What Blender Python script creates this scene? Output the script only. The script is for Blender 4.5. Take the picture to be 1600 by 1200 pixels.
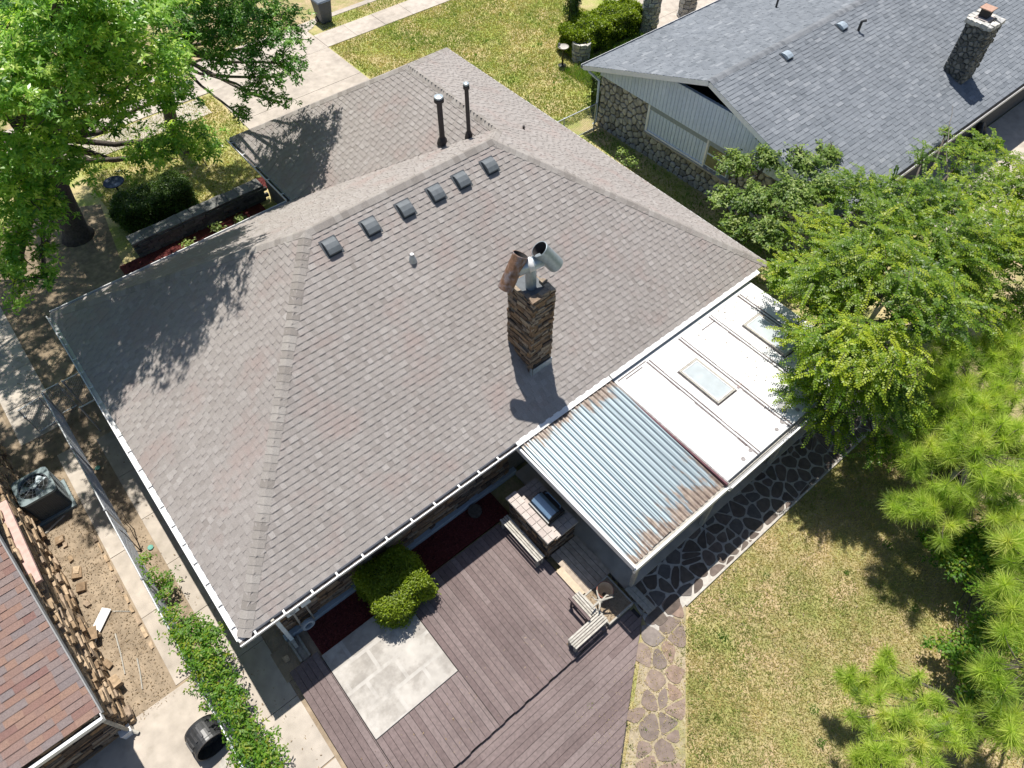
import bpy, math, random
import numpy as np
from mathutils import Vector, Matrix
random.seed(7)
scene = bpy.context.scene
for o in list(bpy.data.objects): bpy.data.objects.remove(o)
C = scene.collection

# ------------------------------------------------------------------ camera, sky, sun, exposure
cd = bpy.data.cameras.new('drone_camera'); cd.sensor_width = 36; cd.lens = 24.507; cd.clip_end = 500; cd.clip_start = .1
cam = bpy.data.objects.new('drone_camera', cd); C.objects.link(cam)
R_ = Vector((0.76766652, -0.64084822, 0.0012915)); U_ = Vector((0.51631524, 0.6196808, 0.59111274)); D_ = Vector((0.37961387, 0.45311064, -0.80658791))
m = Matrix((R_, U_, -D_)).transposed().to_4x4(); m.translation = (1.42, -6.463, 16.302)
cam.matrix_world = m
scene.camera = cam
SUN_EL, SUN_AZ = 69.2, 63.0            # direction towards the sun, azimuth counted from +X to +Y
w = bpy.data.worlds.new('World'); scene.world = w; w.use_nodes = True
nt = w.node_tree; nt.nodes.clear()
sky = nt.nodes.new('ShaderNodeTexSky'); sky.sky_type = 'NISHITA'; sky.sun_disc = False; sky.ozone_density = 2.5
sky.sun_elevation = math.radians(SUN_EL); sky.sun_rotation = math.radians(90 - SUN_AZ)
bg = nt.nodes.new('ShaderNodeBackground'); bg.inputs[1].default_value = 0.078
wo = nt.nodes.new('ShaderNodeOutputWorld'); nt.links.new(sky.outputs[0], bg.inputs[0]); nt.links.new(bg.outputs[0], wo.inputs[0])
sl = bpy.data.lights.new('sun', 'SUN'); sl.energy = 5.0; sl.angle = math.radians(.55); sl.color = (1, .955, .88)
so = bpy.data.objects.new('sun', sl); C.objects.link(so); so.location = (10, 10, 40)
el, az = math.radians(SUN_EL), math.radians(SUN_AZ)
SD = Vector((math.cos(el)*math.cos(az), math.cos(el)*math.sin(az), math.sin(el)))
so.rotation_euler = SD.to_track_quat('Z', 'Y').to_euler()
vs = scene.view_settings; vs.view_transform = 'Standard'; vs.look = 'None'; vs.gamma = 1; vs.use_curve_mapping = False
vs.exposure = 0.55
scene.cycles.max_bounces = 6
scene.cycles.transparent_max_bounces = 8

# ------------------------------------------------------------------ helpers
def sub(a, b): return (a[0]-b[0], a[1]-b[1], a[2]-b[2])
def U(a, b): return random.uniform(a, b)
BOX = [(0,3,2,1),(4,5,6,7),(0,1,5,4),(1,2,6,5),(2,3,7,6),(3,0,4,7)]
class MB:
    def __init__(s): s.v = []; s.f = []; s.t = []
    def add(s, vs_, fs, t=.5):
        o = len(s.v); s.v += [tuple(map(float, q)) for q in vs_]; s.f += [tuple(i+o for i in f) for f in fs]; s.t += [t]*len(fs); return s
    def box(s, x0, x1, y0, y1, z0, z1, t=.5):
        return s.add([(x0,y0,z0),(x1,y0,z0),(x1,y1,z0),(x0,y1,z0),(x0,y0,z1),(x1,y0,z1),(x1,y1,z1),(x0,y1,z1)], BOX, t)
    def obox(s, c, a, b, d, t=.5):      # centre and three half vectors (right handed)
        c = Vector(c); a = Vector(a); b = Vector(b); d = Vector(d)
        return s.add([c-a-b-d, c+a-b-d, c+a+b-d, c-a+b-d, c-a-b+d, c+a-b+d, c+a+b+d, c-a+b+d], BOX, t)
    def rough(s, x0, x1, y0, y1, z0, z1, j, t=.5):
        vv = [(x0,y0,z0),(x1,y0,z0),(x1,y1,z0),(x0,y1,z0),(x0,y0,z1),(x1,y0,z1),(x1,y1,z1),(x0,y1,z1)]
        return s.add([(x+U(-j,j), y+U(-j,j), z+U(-j,j)) for x, y, z in vv], BOX, t)
    def prism(s, poly, z0, z1, t=.5):
        n = len(poly)
        return s.add([(x,y,z0) for x, y in poly]+[(x,y,z1) for x, y in poly],
              [tuple(range(n-1,-1,-1)), tuple(range(n,2*n))]+[(i,(i+1)%n,n+(i+1)%n,n+i) for i in range(n)], t)
    def tube(s, pts, r, n=8, t=.5, cap=True):
        pts = [Vector(q) for q in pts]; k = len(pts)
        rs = r if isinstance(r, (list, tuple)) else [r]*k
        vv = []; prev = None
        for i, q in enumerate(pts):
            d = (pts[min(i+1,k-1)]-pts[max(i-1,0)]).normalized()
            if prev is None:
                a = d.cross(Vector((0,0,1)))
                if a.length < .1: a = d.cross(Vector((1,0,0)))
            else: a = prev - d*prev.dot(d)
            a.normalize(); prev = a; b = d.cross(a)
            for j in range(n):
                g = 2*math.pi*j/n; vv.append(q+(a*math.cos(g)+b*math.sin(g))*rs[i])
        ff = [(i*n+j, i*n+(j+1)%n, (i+1)*n+(j+1)%n, (i+1)*n+j) for i in range(k-1) for j in range(n)]
        if cap: ff += [tuple(range(n-1,-1,-1)), tuple(range((k-1)*n, k*n))]
        return s.add(vv, ff, t)
    def lathe(s, c, prof, n=20, t=.5, axis=(0,0,1)):
        ax = Vector(axis).normalized(); a = ax.cross(Vector((1,0,0)))
        if a.length < .1: a = ax.cross(Vector((0,1,0)))
        a.normalize(); b = ax.cross(a); c = Vector(c); vv = []
        for r, h in prof:
            for j in range(n):
                g = 2*math.pi*j/n; vv.append(c+ax*h+(a*math.cos(g)+b*math.sin(g))*r)
        return s.add(vv, [(i*n+j, i*n+(j+1)%n, (i+1)*n+(j+1)%n, (i+1)*n+j) for i in range(len(prof)-1) for j in range(n)], t)
    def build(s, name, mat, parent=None, smooth=False, bevel=0, kind=None):
        me = bpy.data.meshes.new(name); me.from_pydata(s.v, [], s.f); me.update()
        a = me.attributes.new('tone', 'FLOAT', 'FACE'); a.data.foreach_set('value', s.t)
        return fin(name, me, mat, parent, smooth, bevel, kind)
def fin(name, me, mat, parent=None, smooth=False, bevel=0, kind=None):
    me.materials.append(mat)
    if smooth: me.polygons.foreach_set('use_smooth', [True]*len(me.polygons))
    o = bpy.data.objects.new(name, me); C.objects.link(o)
    if parent is not None: attach(o, parent)
    if bevel:
        b = o.modifiers.new('bevel', 'BEVEL'); b.width = bevel; b.segments = 2; b.limit_method = 'ANGLE'
    if kind: o['kind'] = kind
    return o
def attach(o, parent):
    o.parent = parent
    if parent.type == 'EMPTY': o.matrix_parent_inverse = Matrix.Translation(-Vector(parent.location))
def thing(name, label, cat, loc=(0,0,0), group=None):
    o = bpy.data.objects.new(name, None); C.objects.link(o); o.location = loc; o.empty_display_size = .2
    return tag(o, label, cat, group)
def tag(o, label, cat, group=None):
    o['label'] = label; o['category'] = cat
    if group: o['group'] = group
    return o
def struct(o): o['kind'] = 'structure'; return o
def np_mesh(name, V, k, tone, mat, parent=None, kind=None):
    """V: (n*k,3) vertices, k corners for each face"""
    n = len(V)//k; me = bpy.data.meshes.new(name)
    me.vertices.add(len(V)); me.vertices.foreach_set('co', np.asarray(V, np.float32).ravel())
    me.loops.add(n*k); me.loops.foreach_set('vertex_index', np.arange(n*k, dtype=np.int32))
    me.polygons.add(n); me.polygons.foreach_set('loop_start', np.arange(0, n*k, k, dtype=np.int32))
    me.polygons.foreach_set('loop_total', np.full(n, k, np.int32)); me.update(calc_edges=True)
    a = me.attributes.new('tone', 'FLOAT', 'FACE'); a.data.foreach_set('value', np.asarray(tone, np.float32))
    return fin(name, me, mat, parent, kind=kind)

# ------------------------------------------------------------------ materials
def srgb(h):
    v = [int(h[i:i+2], 16)/255 for i in (0, 2, 4)]
    return tuple((c/12.92 if c <= .04045 else ((c+.055)/1.055)**2.4) for c in v)
def mat(name, cols, rough=.85, ns=6, namt=.2, bump=.0, bs=60, metal=0, spec=.3, big=0, bigs=.6, trans=0, stretch=None, stain=None):
    """cols: colours across the 'tone' attribute; ns/namt: fine mottling; big/bigs: broad mottling; stain: (colour, scale, lo, hi)"""
    if len(cols) == 1: cols = cols*2
    M = bpy.data.materials.new(name); M.use_nodes = True; n = M.node_tree.nodes; l = M.node_tree.links; n.clear()
    out = n.new('ShaderNodeOutputMaterial'); b = n.new('ShaderNodeBsdfPrincipled')
    at = n.new('ShaderNodeAttribute'); at.attribute_name = 'tone'
    cr = n.new('ShaderNodeValToRGB'); e = cr.color_ramp.elements
    while len(e) < len(cols): e.new(.5)
    for i, c in enumerate(cols):
        e[i].position = i/max(1, len(cols)-1); e[i].color = (*c, 1)
    l.new(at.outputs['Fac'], cr.inputs[0]); col = cr.outputs[0]
    tc = n.new('ShaderNodeTexCoord'); co = tc.outputs['Object']
    if stretch:
        mp = n.new('ShaderNodeMapping'); mp.inputs['Scale'].default_value = stretch; l.new(co, mp.inputs[0]); co = mp.outputs[0]
    def mott(col, scale, amt, det=4):
        if not amt: return col
        nz = n.new('ShaderNodeTexNoise'); nz.inputs['Scale'].default_value = scale; nz.inputs['Detail'].default_value = det; l.new(co, nz.inputs['Vector'])
        mr = n.new('ShaderNodeMapRange'); mr.inputs[1].default_value = .3; mr.inputs[2].default_value = .7
        mr.inputs[3].default_value = 1-amt; mr.inputs[4].default_value = 1+amt; l.new(nz.outputs[0], mr.inputs[0])
        mx = n.new('ShaderNodeVectorMath'); mx.operation = 'SCALE'; l.new(col, mx.inputs[0]); l.new(mr.outputs[0], mx.inputs['Scale'])
        return mx.outputs[0]
    if stain:
        sc, ss, lo, hi = stain
        nz = n.new('ShaderNodeTexNoise'); nz.inputs['Scale'].default_value = ss; nz.inputs['Detail'].default_value = 6; nz.inputs['Roughness'].default_value = .65; l.new(co, nz.inputs['Vector'])
        mr = n.new('ShaderNodeMapRange'); mr.inputs[1].default_value = lo; mr.inputs[2].default_value = hi; l.new(nz.outputs[0], mr.inputs[0])
        mx = n.new('ShaderNodeMix'); mx.data_type = 'RGBA'; l.new(mr.outputs[0], mx.inputs[0]); l.new(col, mx.inputs[6]); mx.inputs[7].default_value = (*sc, 1); col = mx.outputs[2]
    col = mott(col, ns, namt); col = mott(col, bigs, big, 3)
    l.new(col, b.inputs['Base Color']); b.inputs['Roughness'].default_value = rough; b.inputs['Metallic'].default_value = metal
    b.inputs['Specular IOR Level'].default_value = spec
    if bump:
        nz = n.new('ShaderNodeTexNoise'); nz.inputs['Scale'].default_value = bs; nz.inputs['Detail'].default_value = 5; l.new(co, nz.inputs['Vector'])
        bp = n.new('ShaderNodeBump'); bp.inputs['Strength'].default_value = bump; bp.inputs['Distance'].default_value = .02
        l.new(nz.outputs[0], bp.inputs['Height']); l.new(bp.outputs[0], b.inputs['Normal'])
    sh = b.outputs[0]
    if trans:
        tr = n.new('ShaderNodeBsdfTranslucent'); sc_ = n.new('ShaderNodeVectorMath'); sc_.operation = 'MULTIPLY'
        l.new(col, sc_.inputs[0]); sc_.inputs[1].default_value = (1.5, 1.6, .6); l.new(sc_.outputs[0], tr.inputs[0])
        ms = n.new('ShaderNodeMixShader'); ms.inputs[0].default_value = trans; l.new(sh, ms.inputs[1]); l.new(tr.outputs[0], ms.inputs[2]); sh = ms.outputs[0]
    l.new(sh, out.inputs[0]); return M
G3 = lambda v: (v, v, v)
MT = {}
MT['shingle'] = mat('weathered_taupe_shingle', [(.212,.189,.174), (.259,.235,.219), (.287,.263,.247), (.328,.304,.287)], .95, 55, .14, .35, 220, big=.05, bigs=.5, stain=((.28,.232,.214), .9, .52, .68))
MT['cap'] = mat('ridge_cap_shingle', [(.20,.18,.163), (.265,.242,.222), (.325,.302,.28)], .95, 55, .14, .3, 220)
MT['gcap'] = mat('grey_ridge_cap', [(.10,.108,.12), (.15,.16,.175), (.2,.21,.225)], .93, 50, .14, .3, 200)
MT['gshingle'] = mat('grey_shingle', [(.12,.134,.152), (.15,.165,.185), (.17,.186,.207), (.215,.23,.25)], .93, 50, .14, .3, 200, big=.06)
MT['rshingle'] = mat('red_brown_shingle', [(.17,.142,.14), (.195,.155,.145), (.21,.137,.115), (.235,.15,.115), (.185,.108,.095)], .95, 45, .2, .3, 200)
MT['white'] = mat('white_enamel', [G3(.62)], .45, 9, .06, spec=.5, big=.04)
MT['dark'] = mat('dark_underlay', [(.045,.042,.042)], .95)
MT['slate'] = mat('slate_painted_metal', [(.06,.068,.078), (.115,.13,.142)], .6, 12, .12, spec=.3)
MT['blackmetal'] = mat('brown_black_flue_metal', [(.022,.018,.02), (.045,.035,.036)], .55, 14, .25, spec=.5)
MT['galv'] = mat('galvanised_metal', [(.28,.33,.37), (.40,.46,.50)], .42, 14, .12, .05, 30, metal=.45, spec=.5)
MT['rust'] = mat('rusty_metal', [(.21,.11,.065), (.25,.15,.10)], .8, 10, .4, .2, 50, stain=((.20,.19,.21), 5, .45, .62))
MT['gutter_in'] = mat('dark_gutter_trough', [(.09,.08,.075)], .9, 25, .4)  # dark mottled colour for the gutter bottoms
MT['stone_b'] = mat('brown_ledge_stone', [(.06,.05,.045), (.14,.095,.065), (.235,.15,.085), (.19,.155,.125), (.32,.255,.185)], .92, 16, .3, .5, 45)
MT['stone_t'] = mat('tan_ledge_stone', [(.19,.13,.08), (.30,.215,.135), (.40,.30,.20), (.25,.19,.14)], .92, 12, .3, .5, 40)
MT['stone_g'] = mat('grey_tan_field_stone', [(.26,.25,.23), (.40,.38,.345), (.52,.50,.46), (.34,.34,.335)], .92, 10, .3, .5, 35)
MT['stone_d'] = mat('dark_field_stone', [(.09,.09,.085), (.15,.15,.14), (.2,.195,.18)], .92, 10, .25, .5, 35)
MT['mortar'] = mat('mortar', [(.12,.11,.098)], .95, 14, .25, .4, 50)
MT['mortar_l'] = mat('pale_mortar', [(.40,.375,.34)], .95, 10, .18, .5, 30, big=.1)
MT['siding'] = mat('pale_blue_siding', [(.60,.70,.88), (.66,.76,.93)], .7, 8, .05, big=.04, spec=.1)
MT['bluegrey'] = mat('blue_grey_paint', [(.30,.35,.40)], .6, 8, .08)
MT['conc'] = mat('pale_concrete', [(.375,.33,.28), (.41,.365,.315)], .92, 3.5, .13, .25, 90, big=.12, bigs=.7, stain=((.29,.25,.205), 2.2, .55, .8))
MT['conc_w'] = mat('worn_concrete_slab', [(.335,.31,.28), (.40,.38,.35)], .9, 5, .1, .2, 80, big=.14, bigs=1.1, stain=((.27,.25,.225), 1.7, .45, .60))
MT['tilec'] = mat('pinkish_tile', [(.36,.31,.285), (.43,.38,.35)], .7, 12, .1)
MT['asphalt'] = mat('pale_street', [(.22,.205,.20)], .95, 40, .15, .4, 160, big=.08)
MT['deck'] = mat('mauve_brown_deck_paint', [(.119,.088,.085), (.145,.111,.107), (.17,.134,.129)], .8, 16, .16, .25, 60, big=.12, bigs=.9, stain=((.29,.245,.22), 6, .68, .79))
MT['deck_n'] = mat('raw_weathered_boards', [(.34,.28,.225), (.42,.35,.285)], .85, 10, .2, .25, 50)
MT['wood_y'] = mat('pale_raw_lumber', [(.42,.33,.23), (.48,.40,.30)], .75, 9, .12)
MT['wood_w'] = mat('bleached_grey_wood', [(.26,.24,.205), (.35,.33,.29), (.42,.40,.36)], .85, 14, .2, .25, 60)
MT['pink'] = mat('faded_pink_board', [(.50,.34,.30)], .85, 7, .15)
MT['mulch'] = mat('dark_red_mulch', [(.045,.012,.012), (.10,.022,.02), (.15,.04,.034)], .95, 30, .3, .5, 60)
MT['dirt'] = mat('dry_dirt', [(.27,.212,.15)], .98, 5, .2, .6, 30, big=.2, bigs=.8, stain=((.17,.125,.082), 2.6, .52, .75))
MT['litter'] = mat('dry_leaf_litter', [(.13,.085,.045), (.22,.16,.095), (.30,.24,.165), (.18,.14,.10)], .9, 20, .15)
MT['lawn'] = mat('lawn_soil_and_thatch', [(.36,.28,.165)], .98, 18, .22, .5, 60, big=.12, bigs=.7, stain=((.23,.235,.08), 1.1, .4, .62))
MT['lawn_f'] = mat('front_lawn_thatch', [(.40,.33,.17)], .98, 14, .2, .5, 60, big=.12, bigs=.5, stain=((.25,.29,.07), .55, .42, .6))
MT['grass'] = mat('grass_blades', [(.14,.255,.04), (.24,.305,.075), (.385,.34,.135), (.52,.42,.205), (.60,.50,.265)], .85, 3, .1, trans=.3)
MT['bark'] = mat('grey_brown_bark', [(.06,.05,.042), (.11,.095,.08)], .95, 14, .35, .8, 30)
MT['twig'] = mat('pale_dead_twig', [(.30,.265,.23)], .9, 14, .2)
def leaf(name, cols, tr=.35, rough=.5): return mat(name, cols, rough, 2, .12, trans=tr, spec=.4)
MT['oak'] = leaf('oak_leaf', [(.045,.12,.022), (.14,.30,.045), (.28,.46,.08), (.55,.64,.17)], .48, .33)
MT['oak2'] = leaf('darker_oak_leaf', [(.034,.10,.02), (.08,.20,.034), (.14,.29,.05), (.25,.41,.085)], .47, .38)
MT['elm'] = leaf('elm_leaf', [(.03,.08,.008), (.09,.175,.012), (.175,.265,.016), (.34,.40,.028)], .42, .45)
MT['bushl'] = leaf('broad_shrub_leaf', [(.035,.085,.015), (.085,.155,.022), (.155,.235,.03), (.29,.35,.11)], .35)
MT['vinel'] = leaf('vine_leaf', [(.03,.09,.008), (.07,.18,.012), (.12,.245,.015), (.24,.27,.02)], .42, .5)
MT['hedgel'] = leaf('clipped_hedge_leaf', [(.10,.155,.008), (.18,.25,.012), (.27,.33,.02)], .35)
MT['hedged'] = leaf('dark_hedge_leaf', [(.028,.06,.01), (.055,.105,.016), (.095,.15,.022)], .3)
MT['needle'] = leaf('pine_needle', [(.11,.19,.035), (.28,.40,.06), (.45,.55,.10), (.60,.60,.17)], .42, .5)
MT['cartg'] = mat('grey_cart_plastic', [(.045,.05,.06), (.10,.125,.15)], .5, 8, .08, spec=.5)
MT['black'] = mat('black_plastic', [(.016,.017,.018), (.05,.05,.052)], .38, 10, .15, spec=.5)
MT['acmetal'] = mat('slate_green_ac_metal', [(.05,.062,.07), (.17,.22,.23)], .5, 10, .12, spec=.5)
MT['steel'] = mat('stainless_lid', [(.22,.34,.48)], .4, 10, .05, metal=.5, spec=.5)
MT['bluebowl'] = mat('blue_glazed_bowl', [(.008,.016,.05), (.025,.04,.07)], .6, 10, .2, spec=.2)
MT['clay'] = mat('terracotta', [(.33,.13,.10), (.42,.34,.25)], .8, 8, .15)
MT['cfence'] = mat('galvanised_fence', [(.40,.42,.44), (.58,.60,.62)], .45, 14, .15, metal=.4, spec=.5)
MT['glass'] = mat('frosted_skylight', [(.40,.44,.45)], .15, 4, .08, spec=.5, big=.08)
MT['winglass'] = mat('dusty_window_glass', [(.10,.10,.08)], .08, 4, .2, spec=.6)
MT['roofw'] = mat('white_roof_coating', [(.60,.60,.59)], .8, 3, .05, .15, 40, big=.03, stain=((.36,.32,.27), 1.5, .62, .82))
MT['seam'] = mat('peeled_seam', [(.10,.08,.08), (.42,.40,.39)], .85, 14, .3)
MT['tarpatch'] = mat('grey_patch', [(.27,.27,.27)], .9, 14, .1)
MT['maroon'] = mat('maroon_trim', [(.10,.035,.045)], .6, 12, .2)
MT['teal'] = mat('teal_plastic', [(.10,.30,.24)], .5)
MT['trim'] = mat('white_trim_paint', [G3(.85)], .6, 9, .04, spec=.2)
MT['mbox'] = mat('pale_meter_box_paint', [(.62,.68,.70)], .5, 9, .06)
MT['path_dry'] = mat('dry_path_grit', [(.30,.25,.175)], .98, 14, .2, .5, 60, big=.12, stain=((.24,.23,.10), 1.4, .5, .66))
MT['dark_dirt'] = mat('dark_soil_and_litter', [(.20,.155,.105)], .98, 6, .25, .6, 30, big=.2, stain=((.28,.22,.145), 2.2, .5, .7))  # darker variant of the dirt colour with paler blotches
OAK_A = [(3.24, 11.95, 8.5, 1.5), (4.43, 10.97, 8.5, 1.4), (2.15, 9.98, 8.6, 1.3), (3.12, 9.48, 8.6, 1.4), (4.84, 10.89, 7.5, 1.2), (3.47, 10.69, 7, 1.1), (1.67, 9.78, 7.6, 1.3), (2.05, 10.11, 6.6, 1.0), (5.24, 11.31, 6.5, 0.9), (5.11, 11.25, 5.4, 0.75), (4.19, 11.32, 5.2, 0.75), (5.4, 11.04, 5, 0.55), (0.85, 9.72, 6.4, 1.0), (1.24, 9.78, 5.8, 0.7), (0.06, 9.16, 5.4, 0.6), (0.49, 8.68, 5.2, 0.45), (0.39, 9.82, 5.5, 0.7), (1.31, 10.56, 6, 0.8), (-0.11, 8.67, 5, 0.35), (1.01, 11.07, 6.2, 0.8), (0.84, 9.18, 5.3, 0.35), (3.78, 9.86, 9.4, 1.4), (4.57, 9.0, 9.6, 1.3), (-1, 12, 8, 1.6), (-0.8, 15, 7, 1.3), (0.3, 13.6, 7, 1.1), (-2.5, 10, 7.5, 1.5), (-3, 14, 8, 1.6), (1.5, 13, 11, 1.1), (3.6, 8.8, 10.4, 0.9), (0.2, 9.4, 8.6, 0.95), (-3.2, 8, 7, 1.1), (4.5, 12, 10.8, 0.8), (3, 19, 8, 1.8), (0, 18, 8, 1.6), (5, 18.8, 8.5, 1.4), (-2, 16, 8, 1.6), (2, 16.6, 9, 1.6), (-1, 20, 7.5, 1.5), (6.3, 17.6, 8, 1.1), (4.2, 16.6, 8.6, 1.2), (8.0, 17, 7.8, 0.9), (5, 21, 8, 1.6), (7, 20.5, 8, 1.3), (2.5, 21.5, 8, 1.5), (8.5, 19.3, 7.8, 1.1)]
OAK_B = [(7.53, 13.96, 6.5, 1.3), (8.67, 13.48, 6.5, 1.2), (8.93, 12.65, 6.2, 0.9), (7.6, 12.89, 6, 1.0), (8.2, 12.02, 5.6, 0.75), (7.5, 12.0, 5.3, 0.55), (8.74, 11.98, 5.8, 0.5), (6.99, 14.0, 7, 1.2), (7.06, 12.57, 4.6, 0.4), (8.07, 11.74, 5, 0.4), (9.88, 13.05, 7.4, 0.6), (6.69, 13.61, 6.2, 0.8), (8.03, 13.07, 8, 1.0)]
ELM = [(16.76, -1.1, 3.6, 0.9), (19.38, -0.53, 3.6, 0.9), (15.8, -2.76, 4.3, 1.1), (18.89, -2.13, 4.2, 1.0), (22.14, -1.7, 3.6, 0.6), (21.39, -2.86, 4, 0.9), (17.66, -3.86, 4.6, 1.1), (19.03, -4.72, 4.4, 1.0), (14.93, -2.15, 3.5, 0.7), (13.76, -2.87, 3.2, 0.45), (13.74, -3.58, 4, 1.0), (15.1, -4.16, 4.4, 1.0), (13.35, -4.38, 3.2, 0.65), (14.04, -5.05, 3.3, 0.75), (17.06, -4.53, 4.0, 0.9), (18.46, -5.49, 3.6, 0.8), (22.2, -3.53, 4, 0.8), (24.1, -2.41, 3.3, 0.5), (22.94, -0.51, 3, 0.4), (24.95, -0.22, 3, 0.3), (15.28, -1.15, 3.4, 0.6), (14.2, -2.22, 3.0, 0.35), (13.31, -3.43, 3.0, 0.6), (12.98, -4.33, 2.7, 0.5), (14.86, -1.14, 3.2, 0.3), (13.37, -5.49, 2.6, 0.4), (16.79, -3.7, 4.6, 1.0), (17.49, -2.25, 4.2, 0.9), (19.0, -3.96, 4.3, 1.0), (24.74, -1.52, 3.2, 0.6), (20.13, -2.54, 3.8, 0.8), (13.77, -4.29, 4.2, 0.9), (15.06, -2.32, 4.0, 0.9)]
BUSH = [(18.78, 3.25, 2.6, 0.6), (19.42, 2.6, 2.9, 0.6), (19.91, 1.81, 3, 0.6), (20.94, 1.55, 2.9, 0.5), (17.6, 2.69, 2.3, 0.5), (18.0, 1.84, 2.5, 0.7), (18.64, 1.01, 2.8, 0.8), (17.19, 1.75, 2, 0.5), (17.48, 0.84, 2.2, 0.7), (19.62, 0.58, 2.8, 0.7)]
PINE_A = [(14.58, -5.5, 3.05, 0.76), (15.62, -6.08, 3.25, 0.86), (16.77, -6.56, 3.25, 0.76), (13.63, -6.34, 2.85, 0.7), (14.12, -7.05, 3.25, 0.97), (15.12, -7.52, 3.05, 0.76), (12.7, -6.77, 2.35, 0.43), (12.83, -7.37, 2.65, 0.65), (13.74, -8.06, 2.85, 0.76), (15.96, -5.3, 3.15, 0.54), (16.46, -5.2, 3.4, 0.5), (17.59, -5.99, 3.5, 0.5), (14.96, -6.72, 3.3, 0.6), (17.04, -5.89, 3.35, 0.54)]
PINE_B = [(8.87, -8.2, 1.8, 0.3), (9.29, -8.49, 2.1, 0.4), (9.12, -9.02, 2.6, 0.5), (8.2, -8.81, 2.6, 0.5), (8.39, -9.35, 2.8, 0.6), (9.11, -9.78, 2.6, 0.5), (7.56, -9.12, 2.8, 0.4), (7.31, -9.0, 2.6, 0.25), (8.82, -8.13, 1.7, 0.2)]
PINE_C = [(11.24, -9.22, 3.4, 0.55), (10.09, -9.69, 3.1, 0.39), (10.5, -9.77, 3.4, 0.55), (9.75, -10.51, 2.9, 0.66), (12.45, -8.98, 3.5, 0.77)]
SHRUB = [(13.09, -8.32, 1.2, 0.6), (13.68, -8.87, 1.3, 0.6), (13.18, -7.99, 1, 0.4), (11.4, -9.39, 1, 0.45), (11.18, -9.85, 0.9, 0.45), (11.41, -9.08, 0.6, 0.25), (13.24, -9.36, 1.1, 0.5), (13.73, -8.42, 1.5, 0.6), (14.16, -9.03, 1.6, 0.7), (13.67, -8.0, 1.2, 0.4), (12.19, -9.53, 1.0, 0.5), (12.46, -10.11, 1.0, 0.5), (13.47, -7.6, 0.8, 0.3), (10.83, -10.05, 0.9, 0.35)]
VINE = [(-1.08, 3.25, 0.9, 0.2), (-1.08, 2.63, 1, 0.2), (-1.11, 2.1, 1.0, 0.25), (-1.01, 1.53, 1.1, 0.4), (-0.94, 1.01, 1.15, 0.5), (-0.93, 0.42, 1.15, 0.5), (-0.98, -0.09, 1.1, 0.45), (-0.95, -0.59, 1.1, 0.4), (-0.93, -1.04, 1.0, 0.4), (-0.88, -1.43, 0.9, 0.4), (-0.9, -1.85, 0.9, 0.4), (-0.63, 1.16, 1, 0.35), (-1.19, -1.41, 1, 0.35), (-1.11, 3.83, 0.8, 0.2), (-0.92, 3.22, 0.5, 0.25)]
CAMP = Vector((1.42, -6.463, 16.302))
def pieces(lst, name, mt, parent, limit, rest):
    """lst: (verts, faces, tone). The nearest `limit` become objects of their own, the others one joined part."""
    def key(q):
        v = q[0][0]; return (Vector(v)-CAMP).length
    lst = sorted(lst, key=key)
    for v, f, t in lst[:limit]:
        MB().add(v, f, t).build(name, mt, parent)
    if len(lst) > limit:
        b = MB()
        for v, f, t in lst[limit:]: b.add(v, f, t)
        b.build(rest, mt, parent, kind='stuff')
def urange(poly, v):
    us = []
    for i in range(len(poly)):
        (a, b), (c, d) = poly[i], poly[(i+1) % len(poly)]
        if (b-v)*(d-v) <= 0 and abs(b-d) > 1e-9: us.append(a+(c-a)*(v-b)/(d-b))
    return (min(us), max(us)) if us else None
def shingle_plane(O, e, g, poly, expo, tonef, wr=(.075, .19), tk=.011, seedo=0):
    """O origin, e along the eave, g up the slope (unit), poly in (u,v). Returns pieces and the bare plane."""
    O = Vector(O); e = Vector(e).normalized(); g = Vector(g).normalized(); n = e.cross(g).normalized()
    if n.z < 0: n = -n
    vmax = max(q[1] for q in poly); out = []; j = 0; v = 0.0
    while v < vmax-.02:
        v1 = min(v+expo, vmax-1e-4); a = urange(poly, v+1e-5); b = urange(poly, v1)
        if a and b:
            u = min(a[0], b[0])-U(0, .2); hi = max(a[1], b[1]); raised = random.random() < .5; wav = U(-.004, .004)
            while u < hi:
                wd = U(*wr); u1 = u+wd; raised = not raised
                a0, a1 = max(u, a[0]), min(u1, a[1]); b0, b1 = max(u, b[0]), min(u1, b[1])
                if a1-a0 > .004 or b1-b0 > .004:
                    a1 = max(a0, a1); b1 = max(b0, b1)
                    a0 = min(a0, a1); b0 = min(b0, b1)
                    t = tk+(.009 if raised else 0)+U(-.0015, .0015)
                    p = lambda uu, vv, h: O+e*uu+g*vv+n*h
                    vs_ = [p(a0, v+wav, t), p(a1, v+wav, t), p(b1, v1+.012, .002), p(b0, v1+.012, .002), p(a0, v+wav, 0), p(a1, v+wav, 0)]
                    fs = [(0,1,2,3), (4,5,1,0), (4,0,3), (5,2,1)]
                    if (vs_[1]-vs_[0]).cross(vs_[3]-vs_[0]).dot(n) < 0: fs = [tuple(reversed(f)) for f in fs]
                    out.append((vs_, fs, tonef(raised)))
                u = u1
        v += expo; j += 1
    base = [O+e*q[0]+g*q[1]-n*.004 for q in poly]
    return out, base
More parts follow.
